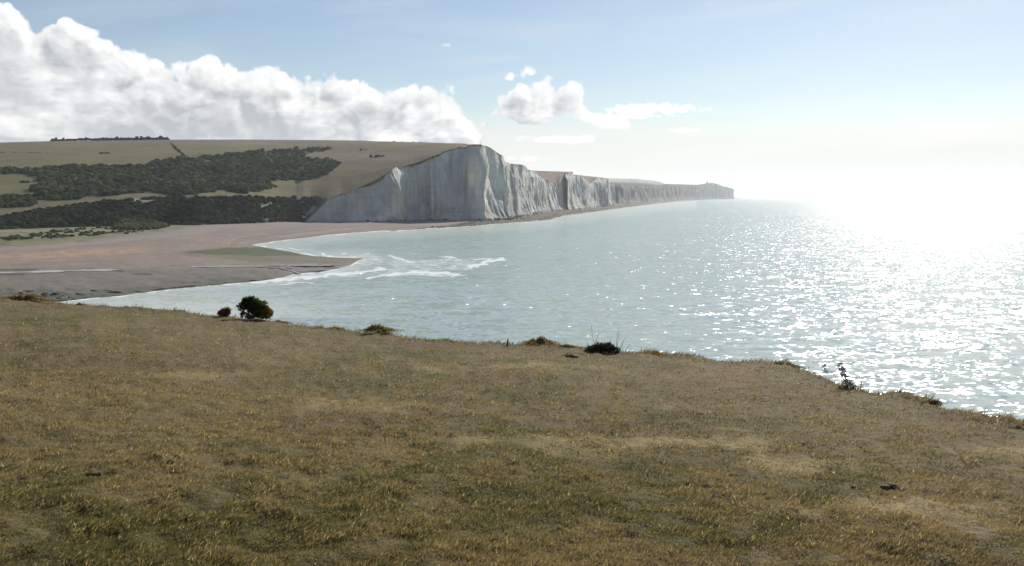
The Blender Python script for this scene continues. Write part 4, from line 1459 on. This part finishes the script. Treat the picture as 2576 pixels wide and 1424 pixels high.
for (hx_, hy_, hw, hh_, hc, lab) in HM:
    hw, hh_ = hw * 1.25, hh_ * 0.9
    p0, r0 = ground_pt(hx_, hy_, 0.25)
    mm = r0 / FPX
    n_ = int(1800 + hw * 90)
    a_ = rng.uniform(0, 2 * math.pi, n_)
    q_ = np.abs(rng.normal(0, 0.5, n_))
    bx_ = np.cos(a_) * q_ * hw * mm
    by_ = np.sin(a_) * q_ * min(hw * mm, 0.4) * 0.8
    lump = 0.55 + 0.9 * (fbm(bx_ / 0.09 + hx_, by_ / 0.12, seed=130, oct=3) + 0.5).clip(0, 1.2)
    prof = np.exp(-q_ ** 2 * 1.4) * hh_ * mm * lump
    lean_ = np.stack([np.cos(a_) * q_ * 0.7 + rng.normal(0.2, 0.4, n_), rng.normal(0, 0.45, n_), np.ones(n_)], -1)
    lean_ /= np.linalg.norm(lean_, axis=1)[:, None]
    bl = rng.uniform(0.25, 0.75, n_) * np.maximum(prof, 0.05)
    base_ = np.stack([bx_, by_, prof * 0.5 * rng.random(n_) - 0.04], -1)
    sd_ = np.stack([np.cos(a_ * 7), np.sin(a_ * 7), a_ * 0], -1) * (0.004 + 0.0004 * r0)
    tip_ = base_ + lean_ * bl[:, None]
    V = np.stack([base_ - sd_, base_ + sd_, tip_], 1).reshape(-1, 3)
    col = np.repeat(np.array(hc) * 2.0 * rng.uniform(0.5, 1.5, (n_, 1)), 3, 0)
    t_o = mesh('grass_tussock', V, np.arange(len(V)).reshape(-1, 3), M_blade, color=col, smooth=False)
    t_o.location = p0
    tag(t_o, lab, 'tussock', 'tussocks along the cliff edge')

# short stick in the edge
pp, pr_ = ground_pt(1276, 872, 0.3)
mp_ = pr_ / FPX
v_, f_ = tube([(0, 0, -0.05), (0.005, 0, 10 * mp_), (0.018, 0, 19 * mp_)], [0.022, 0.02, 0.017], 7)
so = mesh('wooden_post', v_, f_, M_bark)
so.location = pp
tag(so, 'short thin weathered wooden stake standing on the rim left of the tussock', 'post')

# spindly bush on the right slope
qp, qr_ = ground_pt(2135, 978, 0.1)
mq = qr_ / FPX
qb = thing('leaning_bush', 'ragged dark bush with separate upright sprigs against the bright sea at right', 'bush', qp)
el4 = []
for (a_, b_, ra, rb) in ((-22, 58, 8, 9), (-17, 45, 8, 11), (-12, 34, 9, 10), (-60, 56, 4, 6), (-56, 44, 4, 6), (-4, 20, 10, 10), (6, 8, 13, 9), (-10, 4, 18, 6), (30, 12, 3, 7)):
    el4.append((np.array([a_ * mq, 0, b_ * mq]), np.array([ra, 8, rb]) * mq))
v_, f_, cc = leaf_cloud(el4, 2200, 0.022, lambda p: np.array([0.04, 0.036, 0.026]) * rng.uniform(0.5, 1.6, (len(p), 1)), 0.7)
mesh('foliage', v_, f_, M_leaf, qb, color=cc, smooth=False)
v1_, f1_ = stems(np.array([0, 0, -0.02]), [np.array([-22 * mq, 0, 60 * mq]), np.array([-58 * mq, 0, 58 * mq]), np.array([30 * mq, 0, 18 * mq]), np.array([-10 * mq, 0, 30 * mq])], 0.009, 0.05)
mesh('stem', v1_, f1_, M_bark, qb)
kp, kr_ = ground_pt(2352, 1020, 0.05)
mk = kr_ / FPX
v_, f_, cc = leaf_cloud([(np.array([0, 0, 5 * mk]), np.array([20, 14, 8]) * mk), (np.array([-14, 0, 4]) * mk, np.array([18, 12, 6]) * mk)], 900, 0.02,
                        lambda p: np.array([0.035, 0.032, 0.025]) * rng.uniform(0.5, 1.6, (len(p), 1)))
ko = mesh('dark_shrub', v_, f_, M_leaf, color=cc, smooth=False)
ko.location = kp
tag(ko, 'very dark small shrub at the last step of the rim on the right', 'bush')

# clods of earth and dark scrapes in the turf
for (cx_, cy_, cw, lab) in ((236, 1206, 18, 'dark brown clod of earth in the grass at lower left'), (428, 1176, 12, 'brown molehill in the grass right of the dark clod'),
                            (122, 1240, 6, 'tiny dark clod in the grass nearest the left edge'), (2238, 1223, 20, 'flat black scrape of soil in the turf at lower right'),
                            (2150, 1236, 9, 'small brown clod beside the black scrape'), (585, 931, 4, 'tiny dark dot of a clod on the middle turf left of centre'),
                            (1432, 902, 24, 'long dark clod lying below the bramble')):
    p0, r0 = ground_pt(cx_, cy_)
    mm = r0 / FPX
    n_ = 7
    P_ = rng.normal(0, 0.35, (n_, 3)) * [cw * mm, cw * mm * 0.8, 0.004]
    P_[:, 2] += 0.006
    v_, f_, cc = blobs(P_, rng.uniform(0.35, 0.6, n_) * cw * mm, np.tile([0.11, 0.08, 0.05], (n_, 1)), 0.6, 0.3)
    co = mesh('earth_clod', v_, f_, M_rock, color=cc, smooth=False)
    co.location = p0
    tag(co, lab, 'clod', 'clods of earth in the turf')

# ------------------------------------------------------------------ haze
bm = bmesh.new()
bmesh.ops.create_cube(bm, size=1)
hm = bpy.data.meshes.new('haze')
bm.to_mesh(hm)
bm.free()
hz_o = bpy.data.objects.new('haze', hm)
hz_o.scale = (64000, 64000, 152)
hz_o.location = (0, 0, 71)
COL.objects.link(hz_o)
mh = bpy.data.materials.new('sea_haze')
mh.use_nodes = True
gh = NG(mh.node_tree)
vol = gh.n('ShaderNodeVolumePrincipled', {'Color': (0.93, 0.96, 1.0, 1), 'Density': 0.00005, 'Anisotropy': 0.35})
gh.n('ShaderNodeOutputMaterial', {'Volume': vol.outputs[0]})
hm.materials.append(mh)
tag(hz_o, 'pale sea haze lying over the whole bay and coast', 'haze', kind='stuff')
